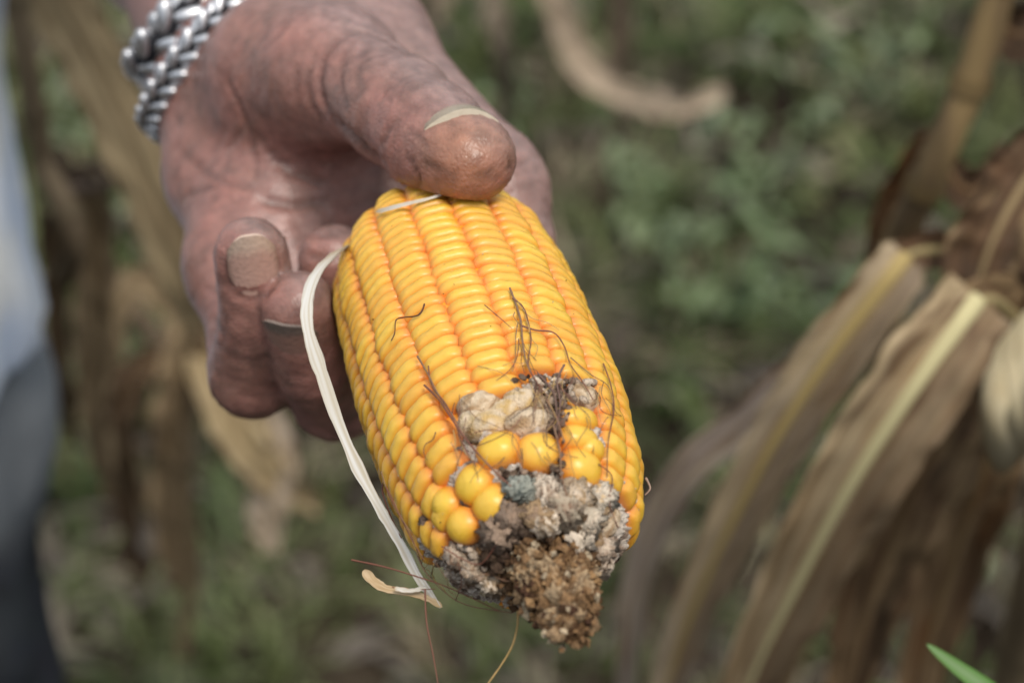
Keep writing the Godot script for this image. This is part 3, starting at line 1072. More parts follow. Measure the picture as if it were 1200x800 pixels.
	leaf(r, [at(20, -90, 930), at(60, -20, 940), at(110, 70, 950), at(165, 190, 965), at(205, 310, 990), at(225, 390, 1020)], 0.0145, 0.35, 0.25, [Color(0.36, 0.27, 0.155), Color(0.44, 0.34, 0.2), Color(0.25, 0.18, 0.1)], Color(0.28, 0.21, 0.12), lens, 0.15, 0.003, 0.4)
	leaf(r, [at(80, 200, 990), at(108, 240, 1000), at(112, 350, 1030), at(112, 480, 1080), at(130, 580, 1130)], 0.0105, 0.5, 0.4, [Color(0.42, 0.32, 0.2), Color(0.34, 0.25, 0.15), BROWN], Color(0.24, 0.17, 0.09), lens, 0.3, 0.0025, 0.4)
	leaf(r, [at(60, 180, 975), at(84, 210, 985), at(130, 200, 1000), at(165, 215, 1020), at(178, 300, 1050)], 0.007, 0.6, 0.5, [Color(0.2, 0.15, 0.11), Color(0.14, 0.105, 0.085), BROWN], Color(0.1, 0.07, 0.05), lens, 0.2, 0.002, 0.4)
	leaf(r, [at(55, 250, 980), at(66, 330, 1000), at(70, 430, 1030), at(90, 520, 1080)], 0.006, 0.6, 0.3, [TAN, Color(0.2, 0.14, 0.085), BROWN], Color(0.12, 0.08, 0.05), lens, 0.3, 0.002, 0.4)
	foot = Vector3(-0.36, 0.0, -1.62)
	r = thing("dry_corn_plant", "withered maize plant below the hand with ragged drooping leaves and a dangling pale tip", "corn plant", foot, "dry maize plants")
	stalk(r, [foot, foot + Vector3(0.01, 0.3, 0.06), at(215, 430, 1230), at(232, 280, 1170), at(240, 120, 1120), at(245, -60, 1090)], 0.007, 0.005, Color(0.17, 0.115, 0.065))
	leaf(r, [at(232, 330, 1180), at(220, 400, 1180), at(208, 480, 1200), at(198, 580, 1250), at(205, 690, 1310)], 0.0135, 0.45, 0.4, [Color(0.42, 0.31, 0.19), Color(0.36, 0.26, 0.15), BROWN], Color(0.24, 0.16, 0.08), lens, 0.2, 0.0025, 0.4)
	leaf(r, [at(234, 360, 1190), at(250, 440, 1160), at(285, 515, 1160), at(330, 565, 1180), at(375, 590, 1210)], 0.012, 0.5, 0.35, [Color(0.4, 0.3, 0.165), Color(0.44, 0.34, 0.2), Color(0.26, 0.18, 0.1)], Color(0.28, 0.2, 0.1), lens, 0.2, 0.0025, 0.4)
	leaf(r, [at(300, 470, 1160), at(322, 520, 1170), at(318, 575, 1180), at(312, 610, 1190), at(318, 648, 1200)], 0.012, 0.4, 0.3, [Color(0.36, 0.27, 0.16), Color(0.5, 0.41, 0.33), Color(0.5, 0.41, 0.33)], Color(0.3, 0.22, 0.12), lens, 0.1, 0.002, 0.45)
	leaf(r, [at(222, 420, 1190), at(170, 430, 1190), at(140, 500, 1210), at(150, 590, 1260), at(160, 680, 1310)], 0.01, 0.6, 0.5, [BROWN, Color(0.2, 0.14, 0.09), DARK], Color(0.2, 0.13, 0.07), lens, 0.3, 0.002, 0.4)
	leaf(r, [at(236, 300, 1175), at(262, 380, 1165), at(268, 460, 1180), at(262, 540, 1210)], 0.008, 0.5, 0.4, [Color(0.36, 0.27, 0.16), TAN, BROWN], Color(0.3, 0.22, 0.12), lens, 0.2, 0.002, 0.4)
	leaf(r, [at(228, 380, 1190), at(160, 330, 1180), at(128, 400, 1190), at(140, 500, 1220), at(165, 590, 1260)], 0.009, 0.5, 0.4, [Color(0.38, 0.28, 0.17), Color(0.3, 0.22, 0.13), BROWN], Color(0.3, 0.22, 0.12), lens, 0.3, 0.002, 0.4)
	leaf(r, [at(220, 480, 1215), at(212, 560, 1240), at(225, 660, 1290), at(214, 770, 1350)], 0.007, 0.5, 0.4, [Color(0.3, 0.24, 0.14), Color(0.36, 0.27, 0.16), BROWN], Color(0.3, 0.22, 0.12), lens, 0.3, 0.002, 0.4)
	# dry leaves that lie, bent, on the weeds at the top
	leaf_thing("pale dry maize leaf bent in a hook above the ear, at the top centre", [at(628, -40, 1750), at(660, 20, 1780), at(690, 80, 1800), at(740, 112, 1790), at(800, 122, 1770), at(850, 105, 1790)], 0.0145, [Color(0.4, 0.31, 0.22), Color(0.46, 0.37, 0.28)])
	leaf_thing("pale upright dry maize leaf beside the bent one at the top centre", [at(722, -50, 1800), at(730, 20, 1850), at(726, 90, 1900), at(738, 160, 1960)], 0.012, [Color(0.26, 0.2, 0.14), Color(0.2, 0.15, 0.11)])
	leaf_thing("thin pale dry leaf right of the thumb at the top edge", [at(575, -40, 1700), at(585, 30, 1720), at(596, 90, 1760), at(590, 170, 1850)], 0.01, [Color(0.28, 0.23, 0.17), Color(0.2, 0.16, 0.12)])
	leaf_thing("short pale dry leaf at the top edge above the thumb", [at(525, -30, 1650), at(510, 5, 1660), at(490, 40, 1700), at(470, 90, 1760)], 0.013, [Color(0.3, 0.25, 0.18), Color(0.24, 0.18, 0.12)])

func leaf_thing(label: String, p: Array, half: float, cols: Array) -> void:
	var o := thing("dry_leaf", label, "dry leaf", p[p.size() - 1], "dry leaves caught in the weeds")
	leaf(o, p, half, 0.7, 0.4, cols, cols[0], cam_basis.z, 0.6, 0.002, 0.45, "leaf_blade")

# ------------------------------------------------------------------ green weeds one can tell apart

func build_weeds() -> void:
	var spots := [[840, 290, 2150, 0.34, "tall bright green weed right of the ear in the middle distance"], [612, 150, 2450, 0.3, "upright green weed just right of the thumb"], [960, 330, 2050, 0.2, "small bright green weed left of the hanging leaf bases"], [1010, 60, 2600, 0.3, "green weed at the top right beyond the broken stalk"], [880, 150, 2500, 0.28, "greyish green weed far behind at the top"], [775, 235, 2300, 0.2, "green weed close to the right edge of the ear"], [1150, 610, 1750, 0.18, "green weed between the hanging leaves at the right edge"], [140, 180, 1500, 0.3, "green weed seen between the left leaves beside the wrist"]]
	for s in spots:
		var c := at(s[0], s[1], s[2])
		# where the line of sight meets the soil
		var d := (c - CAM).normalized()
		var g: Vector3 = CAM + d * (CAM.y - s[3] * 0.5) / -d.y
		g.y = ground_height(g.x, g.z)
		var o := thing("weed_plant", s[4], "weed", g, "green weeds among the dry maize")
		var tone := Color(0.06, 0.1, 0.022).lerp(Color(0.09, 0.115, 0.042), rng.randf())
		for st in 3:
			var a0 := rnd(0, TAU)
			var top: Vector3 = g + Vector3(cos(a0) * 0.07, s[3] * rnd(0.55, 0.85), sin(a0) * 0.07)
			var b := Buf.new()
			tube(b, [g, g.lerp(top, 0.6) + Vector3(0, 0.02, 0), top], 0.0022, 0.001, tone * 0.9, 8, 5)
			part("stem", b, M.green_leaf, o)
			for k in 9:
				var a := rnd(0, TAU)
				var l := rnd(0.018, 0.045)
				var from := g.lerp(top, rnd(0.3, 1.0))
				var out := Vector3(cos(a), rnd(-0.1, 0.6), sin(a))
				b = Buf.new()
				blade(b, [from, from + out * l * 0.5 + Vector3.UP * 0.006, from + out * l - Vector3.UP * l * rnd(0.0, 0.4)], l * rnd(0.16, 0.26), tone * rnd(0.8, 1.4), 0.2, 6)
				part("leaf", b, M.green_leaf, o)
	# the sharp green tip at the lower right corner belongs to a tall grass that stands below the frame
	var foot := Vector3(0.235, 0.0, -0.36)
	var o := thing("grass_plant", "single sharp green grass blade poking in at the bottom right corner", "grass", foot)
	var b := Buf.new()
	tube(b, [foot, foot + Vector3(0.0, 0.45, -0.02), foot + Vector3(-0.01, 0.86, -0.03)], 0.003, 0.0016, Color(0.08, 0.14, 0.04), 14, 6)
	part("stem", b, M.green_leaf, o)
	b = Buf.new()
	blade(b, [foot + Vector3(-0.01, 0.86, -0.03), at(1215, 850, 470), at(1165, 812, 462), at(1120, 780, 458), at(1086, 754, 455)], 0.0019, Color(0.1, 0.22, 0.045), 0.35, 24, cam_basis.z)
	part("blade", b, M.green_leaf, o)

# ------------------------------------------------------------------ the ear of maize

func kernel_mesh(tone: Color, dent: float, round_: float, salt: float) -> ArrayMesh:
	var b := Buf.new()
	var nu := 22
	var nv := 11
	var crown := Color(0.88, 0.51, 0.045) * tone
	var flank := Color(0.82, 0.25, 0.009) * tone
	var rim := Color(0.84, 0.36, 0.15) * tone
	for k in nv + 1:
		var th := lerpf(-PI * 0.5, PI * 0.5, float(k) / nv)
		for j in nu:
			var ph := TAU * j / nu
			var e1 := lerpf(0.92, 1.0, round_)
			var e2 := lerpf(0.52, 1.0, round_)
			var ct := pow(cos(th), e1)
			var st := signf(sin(th)) * pow(absf(sin(th)), e1)
			var p := Vector3(ct * signf(cos(ph)) * pow(absf(cos(ph)), e2), st, ct * signf(sin(ph)) * pow(absf(sin(ph)), e2))
			p *= 1.0 + 0.03 * noise.get_noise_3dv(p * 1.3 + Vector3.ONE * salt)
			p.y -= dent * exp(-(p.x * p.x * 5.0 + p.z * p.z * 3.0)) * maxf(p.y, 0.0)
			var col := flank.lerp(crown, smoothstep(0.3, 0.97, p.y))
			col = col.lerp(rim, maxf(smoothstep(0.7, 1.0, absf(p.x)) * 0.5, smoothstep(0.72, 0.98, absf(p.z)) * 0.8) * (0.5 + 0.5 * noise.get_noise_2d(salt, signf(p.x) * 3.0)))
			b.vert(p, p.normalized(), col)
	for k in nv:
		for j in nu:
			var q := k * nu + j
			var w := k * nu + (j + 1) % nu
			if k > 0:
				b.tri(q, w, q + nu)
			if k < nv - 1:
				b.tri(w, w + nu, q + nu)
	b.smooth()
	return b.mesh()

const BARE := [[530, 478], [552, 450], [600, 444], [636, 432], [660, 436], [700, 434], [716, 462], [700, 474], [712, 500], [714, 545], [726, 585], [716, 640], [706, 690], [640, 770], [540, 750], [486, 700], [497, 662], [513, 634], [522, 600], [520, 560], [545, 540]]

func bare_spot(q: Vector2) -> bool:
	var poly := PackedVector2Array()
	for p in BARE:
		poly.append(Vector2(p[0], p[1]))
	return Geometry2D.is_point_in_polygon(q, poly)

func build_ear() -> void:
	var base := ear(101.0, 0.0, 0.0)
	var o := thing("corn_ear", "ripe golden ear of maize held out by the hand, its tip mouldy and rotted brown", "corn ear", base)
	# the bed that the kernels sit in
	var b := Buf.new()
	var nu := 90
	var nv := 60
	for k in nv + 1:
		var s := lerpf(8.0, 101.0, float(k) / nv)
		for j in nu:
			var ph := TAU * j / nu
			b.vert(ear(s, ph, table(s, BED)), ear_normal(s, ph), Color(0.88, 0.31, 0.012))
	for k in nv:
		for j in nu:
			b.quad(k * nu + j, k * nu + (j + 1) % nu, (k + 1) * nu + (j + 1) % nu, (k + 1) * nu + j)
	b.smooth()
	part("cob", b, M.kernel, o)
	# its rotted end: a craggy crust of mould that runs out into a brown, crumbling point
	b = Buf.new()
	nu = 230
	nv = 210
	for k in nv + 1:
		var s := lerpf(-20.0, 17.0, float(k) / nv)
		for j in nu:
			var ph := TAU * j / nu
			var r := table(s, COB)
			var q := ear(s, ph, r) * 1000.0
			var big := noise.get_noise_3dv(q * 0.1)
			var mid := 0.5 - absf(noise.get_noise_3dv(q * 0.22 + Vector3(31, 7, 2)))
			var small := noise.get_noise_3dv(q * 0.75 + Vector3(7, 1, 3))
			var grit := noise.get_noise_3dv(q * 2.1)
			var pit := clampf(-0.15 - noise.get_noise_3dv(q * 0.26 + Vector3(3, 50, 8)), 0.0, 1.0)
			var amount := (1.0 - smoothstep(13.0, 17.0, s)) * clampf(r / 5.0, 0.2, 1.0)
			r += amount * (big * 2.2 + (mid - 0.25) * 2.6 + small * 0.85 + grit * 0.28 - pit * 5.0)
			var brown := Color(0.1, 0.052, 0.027).lerp(Color(0.36, 0.21, 0.1), clampf(0.5 + small * 1.3 + grit * 0.5, 0, 1)).lerp(Color(0.5, 0.38, 0.24), smoothstep(0.1, 0.4, grit * 0.6 + big) * 0.6)
			var side := sin(ph + 0.3)
			var chalk := clampf(0.42 + noise.get_noise_3dv(q * 0.13 + Vector3(90, 3, 1)) * 1.8 + absf(side) * 0.5 + small * 0.5, 0, 1)
			var crust := Color(0.1, 0.068, 0.052).lerp(Color(0.36, 0.26, 0.19), clampf(chalk * 2.0, 0, 1)).lerp(Color(0.7, 0.6, 0.5), smoothstep(0.42, 0.9, chalk))
			crust = crust.lerp(Color(0.035, 0.022, 0.016), clampf(pit * 5.0, 0, 0.85))
			var c := brown.lerp(crust, smoothstep(-3.5, 1.5, s + big * 6.0))
			b.vert(ear(s, ph, r), ear_normal(maxf(s, -2.5), ph), c * (0.85 + 0.5 * grit))
	for k in nv:
		for j in nu:
			b.quad(k * nu + j, k * nu + (j + 1) % nu, (k + 1) * nu + (j + 1) % nu, (k + 1) * nu + j)
	b.smooth()
	part("cob_tip", b, M.rot, o).set_meta("label", "crumbly rotted brown tip of the cob with chalky mould")
	# kernels: rows round the cob; the ones in view are parts of their own
	var kinds := []
	for k in 12:
		var tone := Color(1, 1, 1).lerp(Color(0.97, 0.82, 0.9).lerp(Color(1.02, 1.06, 1.15), k / 11.0), rnd(0.7, 1.0))
		kinds.append(kernel_mesh(tone, rnd(0.0, 0.12), rnd(0.0, 0.25), k * 7.3))
	var seen := []
	var hidden := []
	for row in ROWS:
		var phi0 := deg_to_rad(6.5 + row * 360.0 / ROWS)
		var s := 1.2 + rnd(0, 2.6)
		while s < 98.5:
			var slope := (table(s + 0.6, PROFILE) - table(s - 0.6, PROFILE)) / 1.2
			var sp := lerpf(3.9, 2.95, smoothstep(0.0, 60.0, s)) * rnd(0.95, 1.05)
			var ds := sp / sqrt(1.0 + slope * slope)
			var sc := s + ds * 0.5
			var r := table(sc, PROFILE)
			var phi := phi0 + deg_to_rad(0.8) * noise.get_noise_2d(sc * 0.05, row * 3.0) * 2.0 + deg_to_rad(rnd(-0.6, 0.6))
			s += ds
			var nn := ear_normal(sc, phi)
			var top := ear(sc, phi, r)
			var q := project(top)
			var facing := nn.dot((CAM - top).normalized())
			if facing > -0.25 and bare_spot(q):
				continue
			if sc < 4.0 and rng.randf() < 0.5 or sc < 9.0 and facing < 0.0 and facing > -0.75:
				continue
			var x := (face * -sin(phi) + right * cos(phi))
			var z := nn.cross(x).normalized()
			x = x.rotated(nn, rnd(-0.05, 0.05))
			z = nn.cross(x).normalized()
			var hw := PI * (r - 0.7) / ROWS * 1.09 * rnd(0.98, 1.03)
			var tall := minf(3.0, r * 0.3) * rnd(0.96, 1.05)
			var grow := rnd(-0.25, 0.25)
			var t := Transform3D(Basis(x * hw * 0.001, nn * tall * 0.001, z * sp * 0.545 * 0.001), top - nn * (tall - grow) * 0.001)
			t = t * Transform3D(Basis.from_euler(Vector3(rnd(-0.1, 0.02), 0, 0)), Vector3.ZERO)
			var mesh: Mesh = kinds[clampi(int((0.5 + noise.get_noise_2d(row * 0.7 + 50.0, sc * 0.09) * 1.1 + rnd(-0.24, 0.24)) * kinds.size()), 0, kinds.size() - 1)]
			if facing > -0.08:
				seen.append([mesh, t, facing])
			else:
				hidden.append([mesh, t])
	seen.sort_custom(func(a, c): return a[2] > c[2])
	for k in seen.size():
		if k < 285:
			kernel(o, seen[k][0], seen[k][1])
		else:
			hidden.append(seen[k])
	# single round kernels left standing round the mouldy gap
	var big := [[547, 565, 3.7, 3.5], [571, 591, 3.7, 3.6], [533, 619, 3.5, 3.4], [633, 522, 4.0, 3.7], [580, 519, 4.1, 3.4], [690, 543, 4.1, 3.6], [686, 507, 4.2, 2.9], [685, 483, 4.2, 2.6], [512, 592, 3.2, 3.1], [700, 520, 3.0, 2.6]]
	var beads := []
	for k in 4:
		beads.append(kernel_mesh(Color(1, 1, 1).lerp(Color(1.0, 1.08, 0.9), rng.randf()), 0.0, 0.8, 200.0 + k * 5.0))
	for k in big.size():
		var w: Array = big[k]
		var h := ear_hit(w[0], w[1])
		kernel(o, beads[k % 4], bead_frame(h, w[2], 3.6, w[3], -0.25))
	# kernels furred over with white mould
	var white := [[553, 463, 3.9, 2.4], [566, 488, 4.0, 2.6], [616, 458, 4.0, 2.4], [622, 483, 4.6, 2.8], [590, 470, 2.6, 2.0], [693, 455, 3.4, 2.6], [712, 585, 3.0, 4.0], [722, 615, 2.6, 3.6], [545, 487, 2.6, 2.2]]
	for w in white:
		var h := ear_hit(w[0], w[1])
		var t := bead_frame(h, w[2], 3.0, w[3], 0.1)
		var bb := Buf.new()
		lump(bb, t.origin, t.basis.x, t.basis.y, t.basis.z, 0.07, 1.4, [Color(0.54, 0.38, 0.17), Color(0.38, 0.26, 0.16), Color(0.5, 0.4, 0.25)][rng.randi() % 3], Color(0.64, 0.54, 0.42), 26, 16)
		var m := part("kernel", bb, M.mould, o)
		m.set_meta("label", "kernel furred over with white mould")
	var mm := MultiMesh.new()
	mm.transform_format = MultiMesh.TRANSFORM_3D
	mm.mesh = kinds[0]
	mm.instance_count = hidden.size()
	for k in hidden.size():
		var t: Transform3D = hidden[k][1]
		mm.set_instance_transform(k, Transform3D(t.basis, t.origin - base))
	var rest := MultiMeshInstance3D.new()
	rest.name = "kernels"
	rest.multimesh = mm
	rest.material_override = M.kernel
	rest.set_meta("kind", "stuff")
	o.add_child(rest)
	build_mould(o)
	build_silk(o)
	build_husk(o)

func kernel(o: Node3D, mesh: Mesh, t: Transform3D) -> void:
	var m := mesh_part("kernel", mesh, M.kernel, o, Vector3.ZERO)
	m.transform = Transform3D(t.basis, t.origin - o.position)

func bead_frame(h: Vector3, hw: float, tall: float, hl: float, sink: float) -> Transform3D:
	var nn := ear_normal(maxf(h.x, -2.0), h.y)
	var x := (face * -sin(h.y) + right * cos(h.y)).rotated(nn, rnd(-0.2, 0.2))
	var z := nn.cross(x).normalized()
	var top := ear(h.x, h.y, h.z)
	return Transform3D(Basis(x * hw * 0.001, nn * tall * 0.001, z * hl * 0.001), top - nn * (tall + sink) * 0.001)

func build_mould(o: Node3D) -> void:
	# patches: px centre, spread, count, size range, two colours
	var grey := Color(0.36, 0.27, 0.215)
	var white := Color(0.74, 0.65, 0.56)
	var tan := Color(0.38, 0.27, 0.165)
	var dark := Color(0.045, 0.03, 0.024)
	var patches := [
		[[642, 450], [44, 16], 230, 0.3, 0.9, grey, white, -0.1], [[656, 478], [16, 28], 170, 0.3, 0.9, dark, grey, 0.0], [[640, 442], [40, 9], 90, 0.3, 0.8, dark, grey, 0.3], [[570, 468], [34, 22], 110, 0.25, 0.7, white, Color(0.55, 0.48, 0.38), 2.6],
		[[608, 565], [22, 18], 60, 0.35, 1.1, Color(0.2, 0.23, 0.23), Color(0.36, 0.37, 0.34), 1.6], [[650, 575], [40, 28], 140, 0.4, 1.5, grey, white, 1.3], [[690, 590], [34, 34], 150, 0.4, 1.6, white, tan, 1.4],
		[[715, 600], [16, 42], 90, 0.4, 1.3, white, grey, 1.6], [[600, 612], [44, 22], 130, 0.4, 1.4, grey, dark, 1.4], [[576, 655], [24, 24], 110, 0.4, 1.3, dark, Color(0.16, 0.11, 0.08), 0.8],
		[[525, 660], [28, 22], 120, 0.3, 1.1, white, Color(0.32, 0.22, 0.16), 1.2], [[660, 540], [14, 30], 50, 0.3, 0.9, dark, grey, 1.0], [[690, 625], [26, 30], 110, 0.4, 1.4, dark, tan, 1.2], [[600, 545], [30, 10], 40, 0.3, 0.8, grey, dark, 1.4],
	]
	var b := Buf.new()
	for w in patches:
		for k in int(w[2] * 0.4):
			var x: float = w[0][0] + rng.randfn(0.0, 0.5) * w[1][0]
			var y: float = w[0][1] + rng.randfn(0.0, 0.5) * w[1][1]
			var h := ear_hit(x, y)
			var size := rnd(w[3], w[4])
			var sink: float = w[7] + rnd(0.3, 2.2)
			if h.x > -3.0 and h.x < 14.0:
				sink = minf(sink, h.z - table(h.x, COB) - 0.3)
			var c := ear(h.x, h.y, h.z - sink)
			var col: Color = w[5].lerp(w[6], rng.randf()) * rnd(0.75, 1.15)
			col *= 0.8
			if rng.randf() < 0.22:
				crumb(b, c, size * 0.0009, col)
			else:
				var q := Basis.from_euler(Vector3(rnd(0, TAU), rnd(0, TAU), 0)) * 0.001
				lump(b, c, q.x * size, q.y * size * rnd(0.5, 0.9), q.z * size * rnd(0.6, 1.2), 0.2, 1.5, col * 0.85, col * 1.25, 14, 9)
	var m := part("mould_crust", b, M.mould, o)
	m.set_meta("kind", "stuff")
	# clumps large enough to point at
	for w in [[605, 565, 2.6, Color(0.2, 0.235, 0.23), Color(0.38, 0.4, 0.37)], [640, 570, 2.6, grey, white], [662, 590, 3.4, grey, Color(0.5, 0.44, 0.36)], [683, 575, 3.0, white, tan], [700, 600, 3.0, white, Color(0.5, 0.45, 0.38)], [716, 575, 2.8, white, Color(0.6, 0.55, 0.48)], [716, 640, 2.8, white, grey], [590, 600, 3.0, grey, Color(0.22, 0.17, 0.14)], [575, 622, 3.0, Color(0.26, 0.2, 0.16), grey], [628, 600, 3.0, grey, tan], [640, 615, 2.8, tan, white], [520, 655, 2.2, white, grey], [540, 672, 2.4, white, Color(0.4, 0.3, 0.22)], [565, 690, 2.2, tan, white], [680, 630, 3.0, Color(0.45, 0.4, 0.34), white], [700, 660, 2.6, grey, white]]:
		var h := ear_hit(w[0], w[1])
		var nn := ear_normal(maxf(h.x, -2.0), h.y)
		var x := face.cross(nn).normalized() if absf(face.dot(nn)) < 0.95 else right
		x = x.rotated(nn, rnd(0, TAU))
		b = Buf.new()
		var size: float = w[2] * 0.001
		var deep := 1.6 if h.x > -3.0 else 0.2
		lump(b, ear(h.x, h.y, h.z - deep), x * size, nn * size * 0.6, x.cross(nn) * size * 0.75, 0.42, 2.0, w[3], w[4], 34, 22)
		part("mould_clump", b, M.mould, o)
	# dust and chaff on the kernels
	b = Buf.new()
	for k in 70:
		var h := ear_hit(rnd(410, 740), rnd(250, 640))
		if h.x > 4.0:
			crumb(b, ear(h.x, h.y, h.z - 0.1), rnd(0.07, 0.2) * 0.001, [Color(0.12, 0.06, 0.03), Color(0.55, 0.45, 0.3), Color(0.3, 0.2, 0.12)][k % 3])
	part("chaff", b, M.rot, o).set_meta("kind", "stuff")
	# crumbs of rotted cob
	b = Buf.new()
	for k in 420:
		var s := rnd(-19.5, 1.5)
		var ph := rnd(0, TAU)
		var r := table(s, COB) + rng.randfn(0.2, 0.7)
		var p := ear(s, ph, r)
		var t := clampf(0.5 + noise.get_noise_3dv(p * 330.0) * 1.5 + rnd(-0.25, 0.25), 0, 1)
		var col := Color(0.08, 0.043, 0.024).lerp(Color(0.34, 0.2, 0.098), t)
		if t > 0.75 and rng.randf() < 0.45:
			col = Color(0.5, 0.39, 0.26) * rnd(0.8, 1.1)
		crumb(b, p, rnd(0.3, 1.3) * 0.001, col)
	for k in 26:
		var s := rnd(-19.0, 0.0)
		var ph := rnd(0, TAU)
		var q := Basis.from_euler(Vector3(rnd(0, TAU), rnd(0, TAU), 0)) * 0.001
		var col := Color(0.27, 0.155, 0.075).lerp(Color(0.42, 0.29, 0.17), rng.randf())
		lump(b, ear(s, ph, table(s, COB)), q.x * rnd(0.9, 2.0), q.y * rnd(0.8, 1.6), q.z * rnd(0.8, 1.6), 0.4, 2.0, col * 0.7, col * 1.2, 14, 9)
	m = part("cob_crumbs", b, M.rot, o)
	m.set_meta("kind", "stuff")

func build_silk(o: Node3D) -> void:
	var red := Color(0.17, 0.07, 0.045)
	var brown := Color(0.2, 0.115, 0.07)
	var gold := Color(0.42, 0.27, 0.1)
	var lines := [
		[[[597, 340], [604, 356], [610, 378], [612, 402], [617, 428], [628, 448], [642, 466]], 0.28, brown], [[[600, 352], [612, 360], [618, 376], [622, 400], [619, 430], [632, 455]], 0.2, red],
		[[[610, 384], [628, 388], [648, 392], [660, 408], [668, 428], [682, 448], [694, 470]], 0.22, red], [[[602, 350], [620, 372], [640, 380], [655, 388]], 0.12, gold], [[[568, 360], [585, 374], [600, 388]], 0.12, red],
		[[[490, 418], [503, 440], [514, 462], [534, 492], [550, 520], [572, 545], [592, 566]], 0.24, brown], [[[498, 452], [516, 470], [540, 506], [566, 538], [600, 572]], 0.26, red], [[[503, 430], [508, 455], [527, 480], [548, 530], [560, 548]], 0.18, red],
		[[[705, 428], [714, 452], [718, 480], [712, 520], [711, 560]], 0.2, red], [[[668, 420], [690, 440], [712, 456], [718, 490]], 0.14, brown], [[[498, 357], [495, 366], [488, 371], [474, 373], [466, 377], [464, 391], [460, 400]], 0.2, Color(0.09, 0.035, 0.02)],
		[[[556, 508], [580, 506], [604, 516], [612, 540]], 0.12, red], [[[560, 524], [584, 514], [602, 502], [612, 488]], 0.12, red], [[[648, 500], [656, 530], [658, 560], [668, 600]], 0.24, brown], [[[640, 470], [652, 492], [660, 520]], 0.26, brown], [[[630, 440], [648, 462], [652, 488]], 0.3, Color(0.14, 0.08, 0.06)],
		[[[660, 430], [652, 450], [656, 476], [650, 510]], 0.26, Color(0.15, 0.09, 0.07)], [[[700, 545], [716, 560], [712, 590], [722, 620]], 0.16, red], [[[455, 570], [470, 600], [486, 632], [500, 655]], 0.2, red], [[[448, 552], [462, 590], [482, 622], [496, 668]], 0.14, brown], [[[560, 430], [590, 440], [612, 462]], 0.1, gold],
		[[[520, 640], [545, 655], [575, 660], [600, 640]], 0.16, red], [[[540, 690], [570, 672], [600, 680], [620, 660]], 0.14, brown],
	]
	for l in lines:
		var p := []
		for q in l[0]:
			var h := ear_hit(q[0], q[1])
			p.append(ear(h.x, h.y, h.z + rnd(0.15, 0.55)))
		var b := Buf.new()
		tube(b, p, l[1] * 0.001 * 0.75, l[1] * 0.00045, l[2], 30, 6, 0.3)
		part("silk_strand", b, M.silk, o)
	for t in [[[645, 455], 26, 20, 16], [[610, 400], 14, 40, 9], [[540, 500], 16, 40, 9], [[655, 500], 10, 30, 9], [[600, 530], 40, 14, 8], [[700, 470], 14, 34, 6], [[520, 655], 30, 14, 7]]:
		for k in t[3]:
			var q := Vector2(t[0][0] + rng.randfn(0.0, 0.6) * t[1], t[0][1] + rng.randfn(0.0, 0.6) * t[2])
			var d := Vector2.from_angle(rnd(0.9, 2.2)) * rnd(7, 16)
			var p := []
			for j in 5:
				var h := ear_hit(q.x, q.y)
				p.append(ear(h.x, h.y, h.z + rnd(-0.1, 0.6)))
				q += d
				d = d.rotated(rng.randfn(0.0, 0.45))
			var b := Buf.new()
			tube(b, p, rnd(0.05, 0.11) * 0.001, 0.00005, [red, brown, gold, Color(0.1, 0.05, 0.035)][k % 4], 20, 5, 0.3)
			part("silk_strand", b, M.silk, o)
	var loose := [
		[[[607, 716, 372], [606, 735, 371], [600, 757, 370], [588, 778, 370], [568, 806, 369]], 0.24, gold], [[[498, 690, 376], [500, 730, 375], [508, 770, 374], [514, 806, 373]], 0.18, red], [[[412, 656, 384], [450, 664, 380], [490, 676, 377], [530, 690, 375], [585, 716, 373]], 0.18, red],
		[[[452, 555, 392], [448, 575, 390], [456, 600, 388], [470, 630, 384]], 0.2, red], [[[436, 680, 384], [470, 690, 381], [510, 690, 378]], 0.14, red], [[[486, 640, 381], [500, 672, 379], [540, 706, 377], [600, 718, 375]], 0.16, brown], [[[757, 560, 392], [762, 572, 391], [756, 580, 391]], 0.3, Color(0.3, 0.2, 0.15)],
	]
	for l in loose:
		var p := []
		for q in l[0]:
			p.append(at(q[0], q[1], q[2]))
		var b := Buf.new()
		tube(b, p, l[1] * 0.0009, l[1] * 0.0005, l[2], 30, 6, 0.3)
		part("silk_strand", b, M.silk, o)

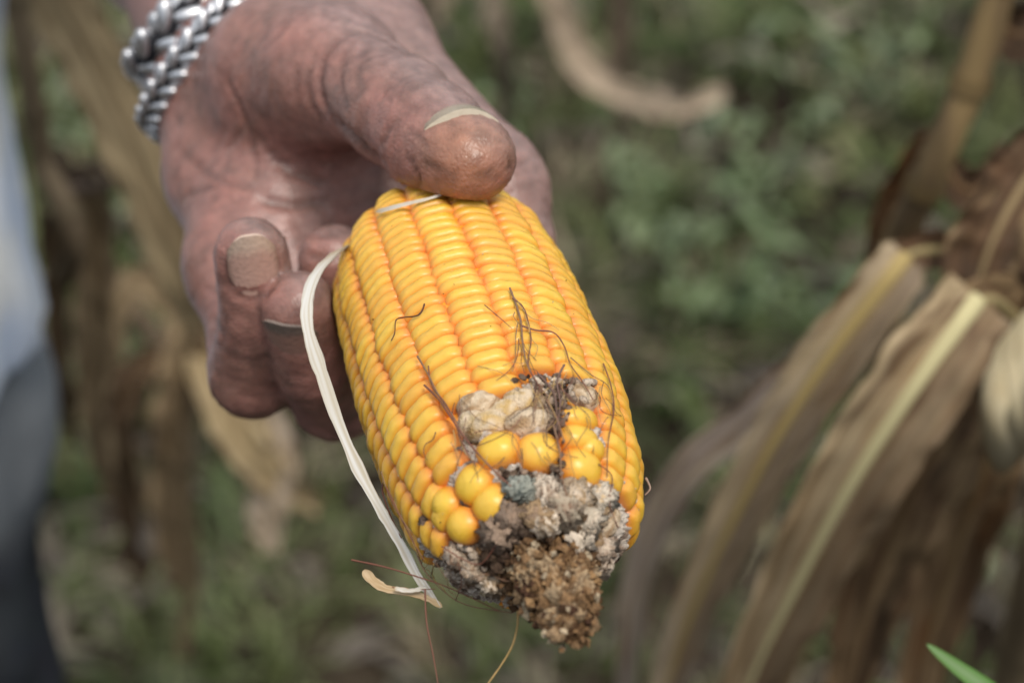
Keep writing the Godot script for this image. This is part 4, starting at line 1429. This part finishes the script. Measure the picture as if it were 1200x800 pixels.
func strip(b: Buf, p: Array, w0: float, w1: float, up: Vector3, cup: float, c0: Color, c1: Color, n := 60) -> void:
	var first := b.v.size()
	var m := 8
	var salt := rnd(-99, 99)
	for k in n + 1:
		var t := float(k) / n
		var c := spline(p, t)
		var d := (spline(p, t + 0.01) - spline(p, t - 0.01)).normalized()
		var side := d.cross(up).normalized()
		var nn := side.cross(d)
		var w := lerpf(w0, w1, t) * (1.0 + 0.3 * noise.get_noise_2d(t * 7.0, salt) + 0.12 * noise.get_noise_2d(t * 25.0, salt)) * minf(1.0, 0.25 + 12.0 * minf(t, 1.0 - t))
		for face_ in 2:
			for j in m + 1:
				var u := float(j) / m * 2.0 - 1.0
				var y := cup * w * u * u + 0.1 * w * noise.get_noise_2d(u * 4.0, t * 7.0 + salt) - face_ * 0.00022
				var s := clampf(0.5 + noise.get_noise_2d(u * 9.0 + salt, t * 2.5) * 1.2, 0, 1)
				b.vert(c + side * w * u + nn * y, nn if face_ == 0 else -nn, c0.lerp(c1, s).lerp(Color(0.45, 0.32, 0.17), 0.8 * smoothstep(0.16, 0.0, t)))
	var row := (m + 1) * 2
	for k in n:
		for face_ in 2:
			for j in m:
				var q := first + k * row + face_ * (m + 1) + j
				b.quad(q, q + 1, q + row + 1, q + row)
		for j in [0, m]:
			var q: int = first + k * row + j
			b.quad(q, q + row, q + row + m + 1, q + m + 1)

func build_husk(o: Node3D) -> void:
	var pts := func(a: Array) -> Array: return a.map(func(q): return at(q[0], q[1], q[2]))
	var pale := Color(0.68, 0.65, 0.6)
	var cream := Color(0.5, 0.43, 0.32)
	var b := Buf.new()
	strip(b, pts.call([[410, 286, 432], [391, 300, 424], [371, 322, 416], [361, 352, 410], [362, 388, 406], [375, 430, 402], [396, 492, 396], [420, 548, 391], [448, 600, 387], [472, 642, 384], [490, 676, 382], [516, 712, 380]]), 0.0016, 0.0007, cam_basis * Vector3(-0.45, 0.1, 1), 0.25, pale, cream)
	var m := part("husk_strip", b, M.husk, o)
	m.set_meta("label", "long pale strip of dry husk curling down the left side")
	b = Buf.new()
	strip(b, pts.call([[518, 711, 380], [500, 701, 380.5], [478, 694, 381], [452, 690, 382], [436, 680, 383], [426, 668, 384]]), 0.0005, 0.0009, cam_basis * Vector3(0.1, 0.5, 1), 0.35, Color(0.36, 0.24, 0.12), Color(0.5, 0.38, 0.24), 30)
	part("husk_strip", b, M.husk, o)
	b = Buf.new()
	strip(b, pts.call([[462, 689, 380], [480, 692, 379.5], [500, 688, 379]]), 0.0004, 0.0003, cam_basis.z, 0.3, pale, cream, 14)
	part("husk_strip", b, M.husk, o)
	var line := []
	for q in [[443, 251], [462, 246], [482, 241], [500, 237], [520, 231]]:
		var h := ear_hit(q[0], q[1])
		line.append(ear(h.x, h.y, h.z + 0.7))
	b = Buf.new()
	strip(b, line, 0.00045, 0.0002, cam_basis.z, 0.3, pale, cream, 20)
	part("husk_sliver", b, M.husk, o)
